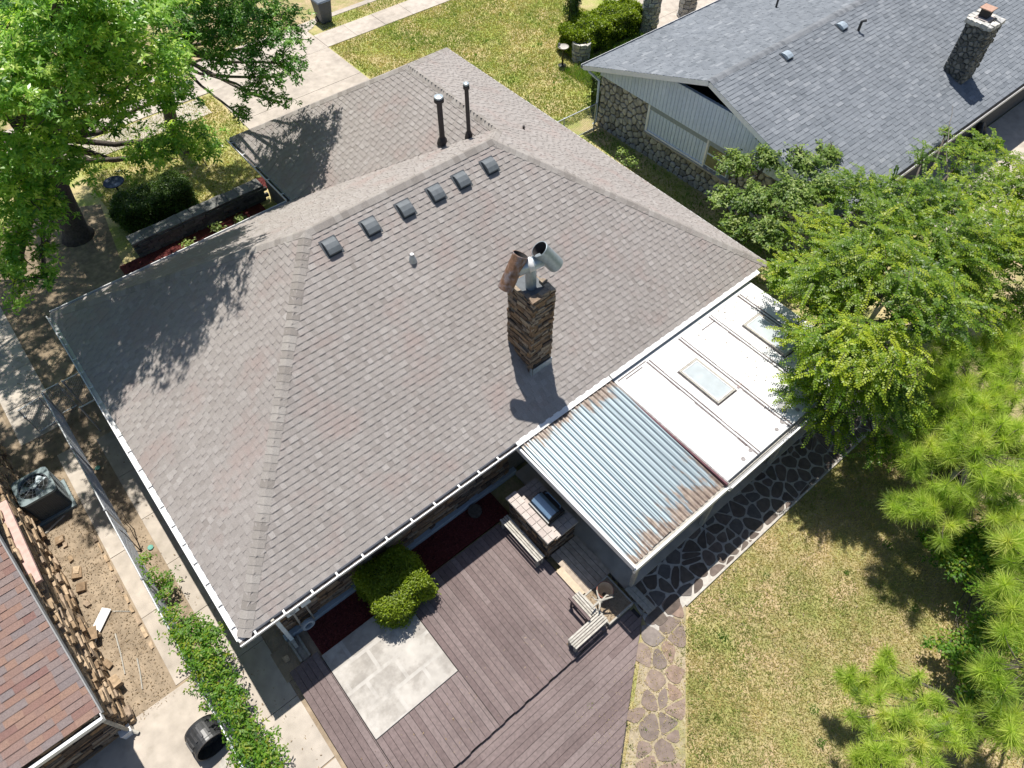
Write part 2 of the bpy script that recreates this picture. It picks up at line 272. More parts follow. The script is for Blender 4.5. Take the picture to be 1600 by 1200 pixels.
def caps(P0, P1, n1, n2, parent, expo=.17, wid=.155, tk=.015, mt='cap', name='ridge_cap', lift=.012):
    """cap shingles from the low end P0 to the high end P1 over the edge between planes with normals n1 and n2"""
    P0 = Vector(P0); P1 = Vector(P1); d = (P1-P0); L = d.length; d.normalize()
    n1 = Vector(n1).normalized(); n2 = Vector(n2).normalized(); up = (n1+n2).normalized()
    t1 = n1.cross(d); t1 = t1 if t1.dot(n2) < 0 else -t1
    t2 = n2.cross(d); t2 = t2 if t2.dot(n1) < 0 else -t2
    n = max(1, int(L/expo)); ex = L/n; last = None
    for i in range(n):
        a = P0+d*(i*ex); b = P0+d*min(L, (i+1)*ex+.03); hb = lift+tk; ht = lift+.004; ww = wid+U(-.003, .003)
        def ring(q, h): return [q+t1*ww+n1*h*.7, q+(t1*.02)+up*h, q+(t2*.02)+up*h, q+t2*ww+n2*h*.7]
        r0, r1 = ring(a, hb), ring(b, ht); lo = [q-up*tk for q in r0]
        vs_ = r0+r1+lo; fs = [(0,1,5,4),(1,2,6,5),(2,3,7,6),(8,9,1,0),(9,10,2,1),(10,11,3,2),(8,0,4),(11,7,3)]
        if (vs_[2]-vs_[1]).cross(vs_[5]-vs_[1]).dot(up) < 0: fs = [tuple(reversed(f)) for f in fs]
        MB().add(vs_, fs, random.choice([.15, .3, .45, .55, .65, .8])).build(name, MT[mt], parent)

# ------------------------------------------------------------------ the house in the middle
EZ, S = 2.4, .6377
LX, LY, WX, WY = 16.247, 11.0, 8.993, 15.167
hr, hw = S*LY/2, S*WX/2; q_ = math.sqrt(1+S*S)
house = thing('house', 'single storey house with weathered taupe shingle hip roof in the middle of the picture', 'house', (8, 5, 0))
# walls
b = MB(); b.box(.5, 15.75, .5, 10.5, 0, 2.32); wall = b.build('wall', MT['mortar'], house)
b = MB(); b.box(LX-WX+.5, 15.75, 10.503, WY-.5, 0, 2.32); b.build('wall', MT['mortar'], house)
b = MB(); b.box(.03, LX-.03, .03, LY-.03, 2.3, 2.345); b.build('soffit', MT['white'], house)
b = MB(); b.box(LX-WX+.03, LX-.033, LY-.027, WY-.03, 2.302, 2.347); b.build('soffit', MT['white'], house)
b = MB()
b.box(0, 7.0, 0, .025, 2.2, 2.395); b.box(0, .025, .028, LY-.028, 2.2, 2.395); b.box(.0, LX-WX, LY-.025, LY, 2.2, 2.395)
b.box(LX-WX, LX-WX+.025, LY+.003, WY, 2.2, 2.395); b.box(LX-.025, LX, 0.0, WY, 2.203, 2.397); b.box(LX-WX+.028, LX-.028, WY-.025, WY, 2.2, 2.395)
b.build('fascia', MT['white'], house)
def ledge(O, u, n, wd, h, z0=0, ch=(.07, .16), ln=(.16, .5), dp=(.02, .08), tones=(0, 1), gap=.008):
    O = Vector(O); u = Vector(u); n = Vector(n); out = []; z = z0
    while z < h-.03:
        hh = min(U(*ch), h-z); x = -U(0, .2)
        while x < wd:
            L = U(*ln); x0, x1 = max(0, x), min(wd, x+L); x += L
            if x1-x0 < .03: continue
            d = U(*dp); g = gap; j = min(.012, hh*.18)
            vs_ = []
            for (uu, dd, zz) in [(x0+g,-.05,z+g),(x1-g,-.05,z+g),(x1-g,d,z+g),(x0+g,d,z+g),(x0+g,-.05,z+hh-g),(x1-g,-.05,z+hh-g),(x1-g,d,z+hh-g),(x0+g,d,z+hh-g)]:
                vs_.append(O+u*(uu+U(-j,j))+n*(dd+U(-j,j)*1.3)+Vector((0,0,zz+U(-j,j)*.45)))
            fs = BOX
            if u.cross(n).z < 0: fs = [tuple(reversed(f)) for f in BOX]
            out.append((vs_, fs, U(*tones)))
        z += hh
    return out
pieces(ledge((.5, .5, 0), (1,0,0), (0,-1,0), 6.6, 2.25, .22), 'stone', MT['stone_b'], wall, 280, 'stone_facing')
b = MB(); b.box(.48, 7.3, .36, .495, 0, .2); b.build('base_ledge', MT['bluegrey'], wall, bevel=.01)
# roof
roof_b = MB()
def tone_main(r): return min(1, max(0, (random.gauss(.61, .12) if r else random.gauss(.43, .12)) + (.2 if random.random() < .04 else 0)))
sh = []
A0 = (0, 0, EZ)
# near slope
p, base = shingle_plane(A0, (1,0,0), (0,1,S), [(0,0), (LX,0), (LX-LY/2, LY/2*q_), (LY/2, LY/2*q_)], .1425, tone_main); near_p = p; bases = [base]
# left slope
pl, base = shingle_plane((0, LY, EZ), (0,-1,0), (1,0,S), [(0,0), (LY,0), (LY/2, LY/2*q_)], .1425, tone_main); bases.append(base)
# far slope
pf, base = shingle_plane((0, LY, EZ), (1,0,0), (0,-1,S), [(0,0), (LX-WX,0), (LX-WX/2, WX/2*q_), (LX-LY/2, LY/2*q_), (LY/2, LY/2*q_)], .1425, tone_main); bases.append(base)
# garage wing, slope to the left
pw, base = shingle_plane((LX-WX, WY, EZ), (0,-1,0), (1,0,S), [(0,0), (WY-LY,0), (WY-LY+WX/2, WX/2*q_), (WX/2, WX/2*q_)], .1425, tone_main); bases.append(base)
# slope to the right, all along
pr, base = shingle_plane((LX, 0, EZ), (0,1,0), (-1,0,S), [(0,0), (WY,0), (WY-WX/2, WX/2*q_), (LY-WX/2, WX/2*q_), (LY/2, LY/2*q_)], .1425, tone_main); bases.append(base)
# street end
ps, base = shingle_plane((LX-WX, WY, EZ), (1,0,0), (0,-1,S), [(0,0), (WX,0), (WX/2, WX/2*q_)], .1425, tone_main); bases.append(base)
for bs_ in bases: roof_b.add(bs_, [tuple(range(len(bs_)))])
roof = roof_b.build('roof', MT['dark'], house)
pieces(near_p, 'shingle', MT['shingle'], roof, 290, 'shingle_field')
pieces(pl+pf+pw+pr+ps, 'shingle', MT['shingle'], roof, 0, 'shingle_field')
nN, nL, nF, nR, nS = (0,-S,1), (-S,0,1), (0,S,1), (S,0,1), (0,S,1)
R1, R2 = (LY/2, LY/2, EZ+hr), (LX-LY/2, LY/2, EZ+hr); Q = (LX-WX/2, LY-WX/2, EZ+hw); W1 = (LX-WX/2, WY-WX/2, EZ+hw)
caps((0,0,EZ), R1, nN, nL, roof); caps((0,LY,EZ), R1, nL, nF, roof); caps((LX,0,EZ), R2, nN, nR, roof)
caps(R2, R1, nN, nF, roof, lift=.02); caps(Q, R2, nF, nR, roof); caps(W1, Q, nL, nR, roof, lift=.018, tk=.008)
caps((LX-WX,WY,EZ), W1, nL, nS, roof); caps((LX,WY,EZ), W1, nR, nS, roof)
# drip edge along the right and street eaves
b = MB(); b.box(LX, LX+.02, .0, WY, 2.36, 2.405); b.box(LX-WX, LX+.02, WY+.003, WY+.02, 2.36, 2.405); b.build('drip_edge', MT['white'], house)
# gutters
def gutter(p0, p1, out, inner, hang, hm='white', wdt=.12):
    p0 = Vector(p0); p1 = Vector(p1); o = Vector(out); d = (p1-p0); L = d.length; d.normalize(); mid = (p0+p1)/2; z = Vector((0,0,1))
    def ob(bb, c, hw_, hz): 
        a = d*(L/2); k = o*hw_
        if a.cross(k).z < 0: k = -k
        bb.obox(c, a, k, z*hz)
    g = MB(); ob(g, mid+o*(wdt-.006)-z*.045, .006, .05); ob(g, mid+o*(wdt+.001)+z*.006, .012, .005); ob(g, mid+o*wdt*.5-z*.092, wdt*.5, .004)
    go = g.build('gutter', MT['white'], house)
    g = MB(); ob(g, mid+o*(wdt*.5-.006)-z*.083, wdt*.5-.016, .004); g.build('trough', inner, go)
    x = .35
    while hang and x < L-.1:
        c = p0+d*x+o*(wdt*.55)
        h = MB(); a = d*.02; k = o*(wdt*.5)
        if a.cross(k).z < 0: k = -k
        h.obox(c+z*.002, a, k*.9, z*.004); h.obox(c+o*.045+z*.012, a*1.2, k*.28, z*.008); h.build('hanger', MT[hm], go)
        x += hang*U(.88, 1.1)
gutter((-.12, 0, 2.385), (6.93, 0, 2.385), (0,-1,0), MT['gutter_in'], .62)
gutter((0, 0.003, 2.385), (0, LY, 2.385), (-1,0,0), MT['white'], .6)
gutter((0, LY, 2.385), (LX-WX-.14, LY, 2.385), (0,1,0), MT['gutter_in'], 0)
gutter((LX-WX, LY+.14, 2.385), (LX-WX, WY, 2.385), (-1,0,0), MT['gutter_in'], .9)
# box vents in a row below the ridge
def local(P, n, e):
    n = Vector(n).normalized(); e = Vector(e).normalized(); g = n.cross(e); return Vector(P), e, g, n
def box_vent(P, n, parent, sc=1.0, hm='slate'):
    P, e, g, n = local(P, n, (1,0,0))
    if g.z < 0: g = -g; 
    f = MB(); f.obox(P+n*.02, e*.21*sc, g*.22*sc, n*.004, 0); o = f.build('roof_vent', MT['slate'], parent)
    h = MB(); prof = [(-.18,.0),(-.20,.07),(-.185,.095),(-.07,.125),(.05,.12),(.14,.08),(.19,.015)]; vv = []
    for sgn in (-1, 1):
        for a, c in prof: vv.append(P+e*(.16*sc*sgn)+g*(a*sc)+n*(c*sc+.022))
    k = len(prof); ff = [(i, i+1, k+i+1, k+i) for i in range(k-1)]+[tuple(range(k-1,-1,-1)), tuple(range(k, 2*k))]
    if (e.cross(g)).dot(n) > 0: ff = [tuple(reversed(x)) for x in ff]
    h.add(vv, ff, .85); h.build('hood', MT[hm], o, bevel=.006)
    h = MB(); h.obox(P-g*(.178*sc)+n*.05*sc, e*.14*sc, g*.012*sc, n*.03*sc, 0); h.build('opening', MT['dark'], o)
for x in (5.79, 6.82, 7.78, 8.66, 9.42, 10.29): box_vent((x, 5.02, EZ+S*5.02), nN, house, .98)
# plumbing vent
def pipe_vent(P, h, r, mname, parent, capr=0, collar=True, name='flue_pipe'):
    P = Vector(P); b = MB(); b.tube([P-Vector((0,0,.15)), P+Vector((0,0,h))], r, 14, .3); o = b.build(name, mname, parent, smooth=False)
    if collar:
        b = MB(); b.lathe(P, [(r*2.2, -.03), (r*1.7, .09), (r*1.05, .17)], 16, .2); b.build('collar', mname, o)
    if capr:
        T = P+Vector((0,0,h)); b = MB(); b.lathe(T, [(r*1.02,-.06),(capr,-.05),(capr,.03),(capr*.86,.05),(capr*.86,.09),(.001,.11)], 18, .2); b.build('cap', mname, o)
        b = MB(); b.lathe(T, [(capr*.9,.055),(capr*.88,.10),(capr*.3,.125),(.001,.13)], 18, 1); b.build('cap_top', MT['galv'], o)
    return o
o = pipe_vent((7.24, 4.06, EZ+S*4.06+.02), .20, .045, MT['cfence'], house, 0, True, 'plumbing_vent')
b = MB(); b.lathe((7.24, 4.06, EZ+S*4.06+.222), [(.046, 0), (.03, 0), (.03, -.08)], 14, 0); b.build('pipe_mouth', MT['white'], o)
wz = lambda x: EZ+S*(x-(LX-WX))
pipe_vent((10.77, 7.72, wz(10.77)), 1.28, .075, MT['blackmetal'], house, .135)
pipe_vent((11.24, 7.11, wz(11.24)), 1.45, .055, MT['blackmetal'], house, .085)
o = pipe_vent((13.16, 7.05, EZ+S*(LX-13.16)+.01), .11, .035, MT['blackmetal'], house, 0, False, 'plumbing_vent')
# chimney of thin ledge stones
ch = MB(); ch.box(8.22, 8.82, .97, 1.76, 2.6, 5.38); chim = ch.build('chimney', MT['mortar'], house)
st = []; back = []
for (O_, u_, n_, wd) in [((8.19, .97, 0), (1,0,0), (0,-1,0), .66), ((8.22, 1.79, 0), (0,-1,0), (-1,0,0), .85), ((8.82, .94, 0), (0,1,0), (1,0,0), .85), ((8.85, 1.76, 0), (-1,0,0), (0,1,0), .66)]:
    st += ledge(O_, u_, n_, wd, 5.46+U(-.03,.03), 2.98, (.045, .12), (.10, .36), (.0, .04), gap=.004)
pieces(st, 'stone', MT['stone_b'], chim, 290, 'stone_facing')
for (cx, cy, a_, c_) in ((8.36,1.03,.15,.08),(8.56,1.02,.12,.07),(8.76,1.08,.07,.12),(8.78,1.3,.06,.09),(8.28,1.18,.06,.07),(8.76,1.68,.08,.07)):
    b = MB(); b.rough(cx-a_, cx+a_, cy-c_, cy+c_, 5.40, 5.46+U(0,.07), .025, U(.6,1)); b.build('cap_stone', MT['stone_b'], chim)
b = MB(); b.box(8.24, 8.80, 1.0, 1.74, 5.38, 5.432); b.build('mortar_cap', MT['slate'], chim)
b = MB(); b.obox((8.54, .905, 3.06), (.30,0,0), (0,.008,0), (0,0,.13)); b.obox((8.20, .93, 3.08), (.012,0,0), (0,.035,0), (0,0,.14)); b.build('flashing', MT['galv'], chim)
fl = MB(); fl.tube([(8.52, 1.38, 5.35), (8.51, 1.40, 6.06)], .12, 20, .5, False); flo = fl.build('flue', MT['galv'], house)
def open_pipe(c, v, L, r, mname, parent):
    c = Vector(c); v = Vector(v).normalized(); b = MB()
    b.lathe(c, [(r*.98, -L/2), (r, -L/2+.02), (r, L/2-.02), (r*1.04, L/2), (r*.97, L/2)], 24, .5, v); o = b.build('flue_arm', mname, parent, smooth=True)
    b = MB(); b.lathe(c, [(r*.968, L/2-.002), (r*.93, L/2-.06), (r*.9, -L/2+.05), (.001, -L/2+.05)], 24, .5, v); b.build('flue_inside', MT['dark'], parent); return o
CL, CR = Vector((8.13, 1.53, 6.0)), Vector((8.87, 1.28, 6.15))
b = MB(); d_ = (CR-CL).normalized(); b.tube([CL+d_*.1, CR-d_*.13], .145, 22, .8); b.build('cross_pipe', MT['galv'], flo, smooth=True)
b = MB(); mid = (CL+CR)/2; dd = (CR-CL).normalized(); b.tube([mid-dd*.07, mid+dd*.05], .157, 22, .9); b.build('pipe_band', MT['white'], flo, smooth=True)
open_pipe(CL, (.50, .04, .77), .82, .165, MT['rust'], flo)
open_pipe(CR, (-.50, .275, .774), .64, .18, MT['galv'], flo)
# meter boxes, conduits and downspout on the near wall
b = MB(); b.box(.81, 1.10, .27, .40, 1.27, 1.68); o = b.build('meter_box', MT['mbox'], house, bevel=.01)
b = MB(); b.tube([(.95,.34,1.27), (.93,.34,.25)], .025, 8); b.build('conduit', MT['wood_w'], o)
b = MB(); b.lathe((.96,.27,1.5), [(.07,0),(.07,.06),(.001,.07)], 16, .5, (0,-1,0)); b.build('meter_dial', MT['galv'], o)
b = MB(); b.box(1.15, 1.38, .28, .40, 1.24, 1.6); o = b.build('meter_box', MT['mbox'], house, bevel=.01)
b = MB(); b.tube([(1.24,.35,1.24), (1.23,.35,.22)], .022, 8); b.build('conduit', MT['wood_w'], o)
b = MB(); b.obox((.60,.30,1.22), (.045,0,0), (0,.035,0), (0,0,1.08)); o = b.build('downspout', MT['mbox'], house, bevel=.008)
b = MB(); b.obox((.60,.20,.14), (.04,0,0), (0,.12,.03), (0,-.01,.03)); b.build('outlet_elbow', MT['wood_w'], o)
b = MB(); b.obox((.60,.12,2.28), (.035,0,0), (0,.2,-.06), (0,.01,.03)); b.build('inlet_elbow', MT['wood_w'], o)
# ------------------------------------------------------------------ ground, lawns, paving
def plate(name, poly, z, mt, th=.05): return struct(MB().prism(poly, z-th, z).build(name, MT[mt]))
rect = lambda x0, x1, y0, y1: [(x0,y0), (x1,y0), (x1,y1), (x0,y1)]
struct(MB().add([(-150,-150,-.03),(150,-150,-.03),(150,150,-.03),(-150,150,-.03)], [(0,1,2,3)]).build('ground', MT['lawn']))
plate('front_lawn', rect(-40, 60, 10.0, 24.6), 0, 'lawn_f')
plate('back_lawn', rect(4.0, 45, -40, -3.9), .002, 'lawn')
plate('side_yard_dirt', rect(-3.6, .6, -6, 13.5), .004, 'dirt')
plate('oak_soil', [(-2.6,10.5), (2.2,11.2), (2.4,15.2), (2.9,18.2), (.5,19.5), (-2.6,18)], .006, 'dark_dirt')
plate('side_yard_lawn', rect(15.5, 20.2, -3, 10.2), .003, 'lawn_f')
def paving(name, slabs, z, mt, gap=.006, th=.08):
    base = struct(MB().prism(slabs[0] if len(slabs) == 1 else hull_rect(slabs), z-th-.02, z-.025).build(name, MT['mortar']))
    for s_ in slabs:
        cx = sum(q[0] for q in s_)/len(s_); cy = sum(q[1] for q in s_)/len(s_)
        pl_ = [(x+math.copysign(gap, cx-x), y+math.copysign(gap, cy-y)) for x, y in s_]
        MB().prism(pl_, z-th, z+U(-.003,.003), U(0,1)).build('slab', MT[mt], base, bevel=.006)
    return base
def hull_rect(sl):
    xs = [q[0] for s_ in sl for q in s_]; ys = [q[1] for s_ in sl for q in s_]; return rect(min(xs), max(xs), min(ys), max(ys))
# street, kerb, sidewalk, driveway
plate('street', rect(-60, 80, 24.95, 36), -.06, 'asphalt')
plate('far_verge', rect(-60, 80, 36.2, 60), 0, 'lawn_f')
b = MB(); b.box(15.45, 80, 24.6, 24.95, -.1, .035); b.box(-60, 8.8, 24.6, 24.95, -.1, .035); struct(b.build('kerb', MT['conc'], bevel=.02))
arc = [(math.cos(math.radians(90+10*i)), math.sin(math.radians(90+10*i))) for i in range(10)]
struct(MB().prism([(15.45+.8*a, 24.15+.8*c) for a, c in arc]+[(15.45+.62*a, 24.15+.45*c) for a, c in reversed(arc)], -.1, .036).build('kerb', MT['conc'], bevel=.015))
struct(MB().prism([(15.45+.66*a, 24.15+.44*c) for a, c in arc]+[(14.85,23.63),(60,23.63),(60,24.59),(15.45,24.59)], -.05, .012).build('verge', MT['lawn_f']))
plate('sidewalk_base', rect(-30, 60, 22.35, 23.6), .01, 'conc')
xs = [14.75+1.55*i for i in range(16)]
paving('sidewalk', [rect(xs[i], xs[i+1], 22.33, 23.62) for i in range(15)], .03, 'conc')
paving('sidewalk', [rect(-12+1.55*i, -12+1.55*(i+1), 22.33, 23.62) for i in range(14)], .031, 'conc')
paving('driveway', [rect(9.1, 14.74, 15.4, 19.6), rect(9.1, 14.74, 19.6, 22.3), rect(9.1, 14.74, 22.3, 24.2)], .034, 'conc')
plate('driveway_apron', [(8.6,24.2), (15.0,24.2), (15.9,24.93), (7.8,24.93)], .024, 'conc')
paving('walkway', [rect(2.0+1.3*i, 3.3+1.3*i, 20.9, 22.2) for i in range(5)], .028, 'conc')
# side walks
paving('side_walk', [rect(-1.86, -1.42, y, y+1.9) for y in (1.1, 3.0, 4.9, 6.8)], .022, 'conc')
paving('side_walk', [rect(-.86, .10, y, y+1.55) for y in (-5.5, -3.9, -2.33, -.78, .77, 2.32, 3.87, 5.42, 6.97)], .024, 'conc')
paving('bin_pad', [rect(-4.4, -1.42, -2.2, 1.05)], .02, 'conc')
paving('front_side_walk', [rect(-2.5, -1.35, y, y+1.4) for y in (9.6, 11.0, 12.4, 13.8, 15.2, 16.6)], .026, 'conc')
# mulch beds
plate('mulch_bed', rect(.95, 6.4, -.42, .36), .05, 'mulch'); plate('mulch_bed', rect(.05, .95, -.42, .36), .03, 'dirt')
def chips(name, x0, x1, y0, y1, z, n, mt, size, label=None, cat=None, up=.35):
    rg = np.random.default_rng(len(name)*7+n)
    c = np.stack([rg.uniform(x0,x1,n), rg.uniform(y0,y1,n), np.full(n,z)+rg.uniform(.0,.02,n)], 1)
    a = rg.uniform(0,2*np.pi,n); L = size*rg.uniform(.5,1.3,n); W = L*rg.uniform(.2,.5,n); tl = rg.normal(0,up,n); tl2 = rg.normal(0,up,n)
    ux = np.stack([np.cos(a)*np.cos(tl), np.sin(a)*np.cos(tl), np.sin(tl)],1); vx = np.stack([-np.sin(a)*np.cos(tl2), np.cos(a)*np.cos(tl2), np.sin(tl2)],1)
    V = np.stack([c-ux*L[:,None]/2, c-vx*W[:,None]/2, c+ux*L[:,None]/2, c+vx*W[:,None]/2],1).reshape(-1,3)
    o = np_mesh(name, V, 4, rg.uniform(0,1,n), MT[mt], kind='stuff')
    if label: tag(o, label, cat)
    return o
chips('mulch_chips', 1.0, 6.35, -.38, .34, .055, 5200, 'mulch', .07, 'dark red shredded mulch in the bed under the near eave', 'mulch')
chips('leaf_litter', -2.95, -1.92, .9, 9, .012, 2600, 'litter', .05, 'dry brown leaf litter on the dirt beside the stone wall', 'leaf litter')
chips('leaf_litter', -1.38, -.9, -2, 11, .012, 1500, 'litter', .045, 'dry leaf litter under the chain link fence', 'leaf litter')
chips('leaf_litter', -1.9, .0, 9, 16, .035, 1500, 'litter', .05, 'fallen leaves on the ground below the big oak', 'leaf litter')
# grass blades
def fbm(x, y, sd):
    rg = np.random.default_rng(sd); r = np.zeros_like(x)
    for k in range(14):
        f = .35*1.33**k; a = rg.uniform(0,6.28); r += np.sin(f*(x*np.cos(a)+y*np.sin(a))*2+rg.uniform(0,6.28)+np.sin(f*(x*np.sin(a*1.7)+y*np.cos(a*1.7))*1.6+rg.uniform(0,6.28))*1.5)/(1+.12*k)
    return r/5
def grass(name, polys, n, h, label, bias, sd, w=.012):
    rg = np.random.default_rng(sd); P = []
    tot = sum((q[1]-q[0])*(q[3]-q[2]) for q in polys)
    for q in polys:
        k = int(n*(q[1]-q[0])*(q[3]-q[2])/tot); P.append(np.stack([rg.uniform(q[0],q[1],k), rg.uniform(q[2],q[3],k)],1))
    P = np.concatenate(P); x, y = P[:,0], P[:,1]
    if name == 'back_grass':
        keep = (x-7.95 > (y+4.93)*1.15+.12) & (y < -4.92) | ((x > 8.2) & (y < -4.92))
        keep &= (x-8.07 > (y+4.93)*1.149+.06)
        P = P[keep]; x, y = P[:,0], P[:,1]
    m_ = len(P); g = fbm(x, y, sd+1); hh = h*rg.uniform(.5,1.4,m_)*(1-.25*np.clip(g,-1,1)); a = rg.uniform(0,2*np.pi,m_); ln = rg.uniform(.2,1.1,m_)*hh; la = rg.uniform(0,2*np.pi,m_)
    B = np.stack([x,y,np.full(m_,.0)],1); d = np.stack([np.cos(a),np.sin(a),0*a],1)*(w*rg.uniform(.6,1.3,m_))[:,None]
    T = B+np.stack([np.cos(la)*ln, np.sin(la)*ln, hh],1)
    V = np.stack([B-d, B+d, T],1).reshape(-1,3)
    wc = rg.integers(0, m_, 26 if name == 'back_grass' else 40); wk = np.zeros(m_, bool)
    for q in wc: wk |= (x-x[q])**2+(y-y[q])**2 < rg.uniform(.03,.13)**2
    T[wk,2] *= 1.7; V = np.stack([B-d, B+d, T],1).reshape(-1,3); g = np.where(wk, -2.2, g)
    tone = np.clip(bias+.27*g+rg.normal(0,.14,m_),0,1)
    return tag(np_mesh(name, V, 3, tone, MT['grass'], kind='stuff'), label, 'grass')
grass('back_grass', [(5.2,16,-12.5,-4.91)], 150000, .055, 'short half dry grass of the back lawn beside the stone path', .54, 5)
grass('front_grass', [(14.8,26,11,22.3), (15.4,26,23.65,24.55)], 90000, .07, 'patchy green and straw grass of the front lawn', .42, 9, .02)
grass('oak_grass', [(3.0,9,15.9,22.2)], 20000, .07, 'thin grass under the oak beside the driveway', .45, 13, .02)
grass('path_grass', [(4.4,7.9,-7.6,-4.95)], 7000, .06, 'dry grass growing between the stones of the path', .85, 17)
grass('side_grass', [(16.4,19.8,.5,10)], 9000, .08, 'dark green grass between the two houses', .12, 21, .02)

# ------------------------------------------------------------------ flagstone path
def clip_half(poly, px, py, nx, ny):
    out = []
    for i in range(len(poly)):
        a, b_ = poly[i], poly[(i+1) % len(poly)]; da = (a[0]-px)*nx+(a[1]-py)*ny; db = (b_[0]-px)*nx+(b_[1]-py)*ny
        if da <= 0: out.append(a)
        if da*db < 0: t = da/(da-db); out.append((a[0]+(b_[0]-a[0])*t, a[1]+(b_[1]-a[1])*t))
    return out
def voronoi(x0, x1, y0, y1, cell, jit=.42, bound=None, ay=1.0, drop=0):
    pts = []; nx = max(1, int((x1-x0)/cell)); ny = max(1, int((y1-y0)/(cell*ay)))
    for i in range(-1, nx+1):
        for j in range(-1, ny+1):
            if random.random() < drop: continue
            pts.append((x0+(i+.5+U(-jit,jit)+(.25 if j % 2 else -.25))*(x1-x0)/nx, y0+(j+.5+U(-jit,jit))*(y1-y0)/ny))
    res = []
    for i, a in enumerate(pts):
        if not (x0-.1 < a[0] < x1+.1 and y0-.1 < a[1] < y1+.1): continue
        pl_ = bound[:] if bound else rect(x0,x1,y0,y1)
        for j, c in enumerate(pts):
            if i == j or abs(c[0]-a[0]) > cell*3 or abs(c[1]-a[1]) > cell*ay*3: continue
            mx, my = (a[0]+c[0])/2, (a[1]+c[1])/2; pl_ = clip_half(pl_, mx, my, c[0]-a[0], c[1]-a[1])
            if len(pl_) < 3: break
        if len(pl_) >= 3: res.append(pl_)
    return res
def shrink(pl_, g, rnd=True):
    cx = sum(q[0] for q in pl_)/len(pl_); cy = sum(q[1] for q in pl_)/len(pl_)
    r = sum(math.hypot(x-cx, y-cy) for x, y in pl_)/len(pl_)
    if r < g*2.2: return None
    k = 1-g/r; q = [(cx+(x-cx)*k, cy+(y-cy)*k) for x, y in pl_]
    if rnd:
        o = []
        for i in range(len(q)):
            a, c = q[i], q[(i+1) % len(q)]; o += [(a[0]*.78+c[0]*.22, a[1]*.78+c[1]*.22), (a[0]*.22+c[0]*.78, a[1]*.22+c[1]*.78)]
        q = o
    return q
MT['flag_d'] = mat('dark_flagstone', [(.085,.065,.055), (.11,.09,.075), (.13,.10,.085), (.11,.10,.095)], .88, 8, .25, .4, 40)
MT['flag_l'] = mat('red_brown_flagstone', [(.155,.125,.11), (.19,.145,.122), (.225,.16,.125), (.195,.17,.155)], .9, 7, .22, .35, 40)
path = plate('stone_path', [(7.0,-4.87), (16.5,-4.87), (16.5,-3.2), (7.4,-3.2)], .02, 'mortar_l')
for pl_ in voronoi(7.2, 16.2, -4.86, -3.25, .29, .5, None, 1.0, .22):
    q = shrink(pl_, .030)
    if q: MB().prism(q, -.02, .03+U(0,.01), U(0,1)).build('flagstone', MT['flag_d'], path)
b = MB(); b.obox((12.35,-4.89,.02), (4.27,0,0), (0,.022,0), (0,0,.04)); tag(b.build('path_edging', MT['mortar_l'], bevel=.01), 'thin pale concrete edging strip between the stone path and the lawn', 'edging')
path2 = plate('stone_path', [(7.25,-4.42), (4.0,-6.75), (3.4,-8.6), (4.0,-8.6), (5.55,-7.14), (8.09,-4.88)], .012, 'path_dry')
bound = [(7.3,-4.5), (4.3,-6.6), (3.6,-7.6), (4.6,-8.0), (5.55,-7.14), (8.05,-4.97)]
for pl_ in voronoi(3.6, 8.1, -8.0, -4.45, .36, .5, None, 1.0, .08):
    cx = sum(q[0] for q in pl_)/len(pl_); cy = sum(q[1] for q in pl_)/len(pl_)
    rgt = 8.05+(cy+4.97)*1.149; lft = 7.17+(cy+4.38)*1.4
    if cx > rgt-.1 or cx < lft+.2 or cx-lft < (.4 if random.random() < .3 else .1): continue
    pl_ = clip_half(pl_, rgt and 8.03, -4.97, 1, -1.149)
    if len(pl_) < 3: continue
    q = shrink(pl_, .02+U(0,.018))
    if q: MB().prism(q, -.02, .022+U(0,.012), U(0,1)).build('flagstone', MT['flag_l'], path2)

# ------------------------------------------------------------------ decks
deck = thing('wooden_deck', 'upper mauve brown plank deck around the pale concrete slab', 'deck', (3, -2, 0))
UZ, bw = .15, .138
x = .2
def board(name, x0, x1, y0, y1, z, mt, parent, along='y', j=.002):
    b = MB(); g = .004; s = U(-j, j)
    b.box(x0+(g if along == 'y' else 0), x1-(g if along == 'y' else 0), y0+(g if along == 'x' else 0), y1-(g if along == 'x' else 0), z-.03, z+s, U(0,1)); return b.build(name, MT[mt], parent)
while x < 6.2:
    x1 = min(x+bw, 6.32); nxt = x1
    if x < .91 < x1: x1 = .915; nxt = .925
    elif x < 3.08 < x1: x1 = 3.085; nxt = 3.09
    segs = [(-4.1+U(-.015,.01), -.5 if x > 1 else -.30)]
    if .92 < x < 3.08: segs = [(-4.1+U(-.015,.01), -2.665)]
    if x > 5.95: segs = [(-4.1, -.62)]
    for y0, y1 in segs:
        if random.random() < .25 and y1-y0 > 2:
            ym = U(y0+.8, y1-.8); board('plank', x, x1, y0, ym-.003, UZ, 'deck', deck); board('plank', x, x1, ym+.003, y1, UZ, 'deck', deck)
        else: board('plank', x, x1, y0, y1, UZ, 'deck', deck)
    x = nxt
b = MB(); b.box(.2, 6.3, -4.06, -.55, .0, .10); b.build('joists', MT['dark'], deck)
b = MB(); b.box(.2, 6.3, -4.085, -4.062, .03, .118); b.build('rim_board', MT['dark'], deck)
SM = MT['conc_w']; n = SM.node_tree.nodes; l = SM.node_tree.links; bs_ = [q for q in n if q.type == 'BSDF_PRINCIPLED'][0]; src = bs_.inputs['Base Color'].links[0].from_socket
tc = n.new('ShaderNodeTexCoord'); mp = n.new('ShaderNodeMapping'); mp.inputs['Location'].default_value = (.07,.41,0); l.new(tc.outputs['Object'], mp.inputs[0])
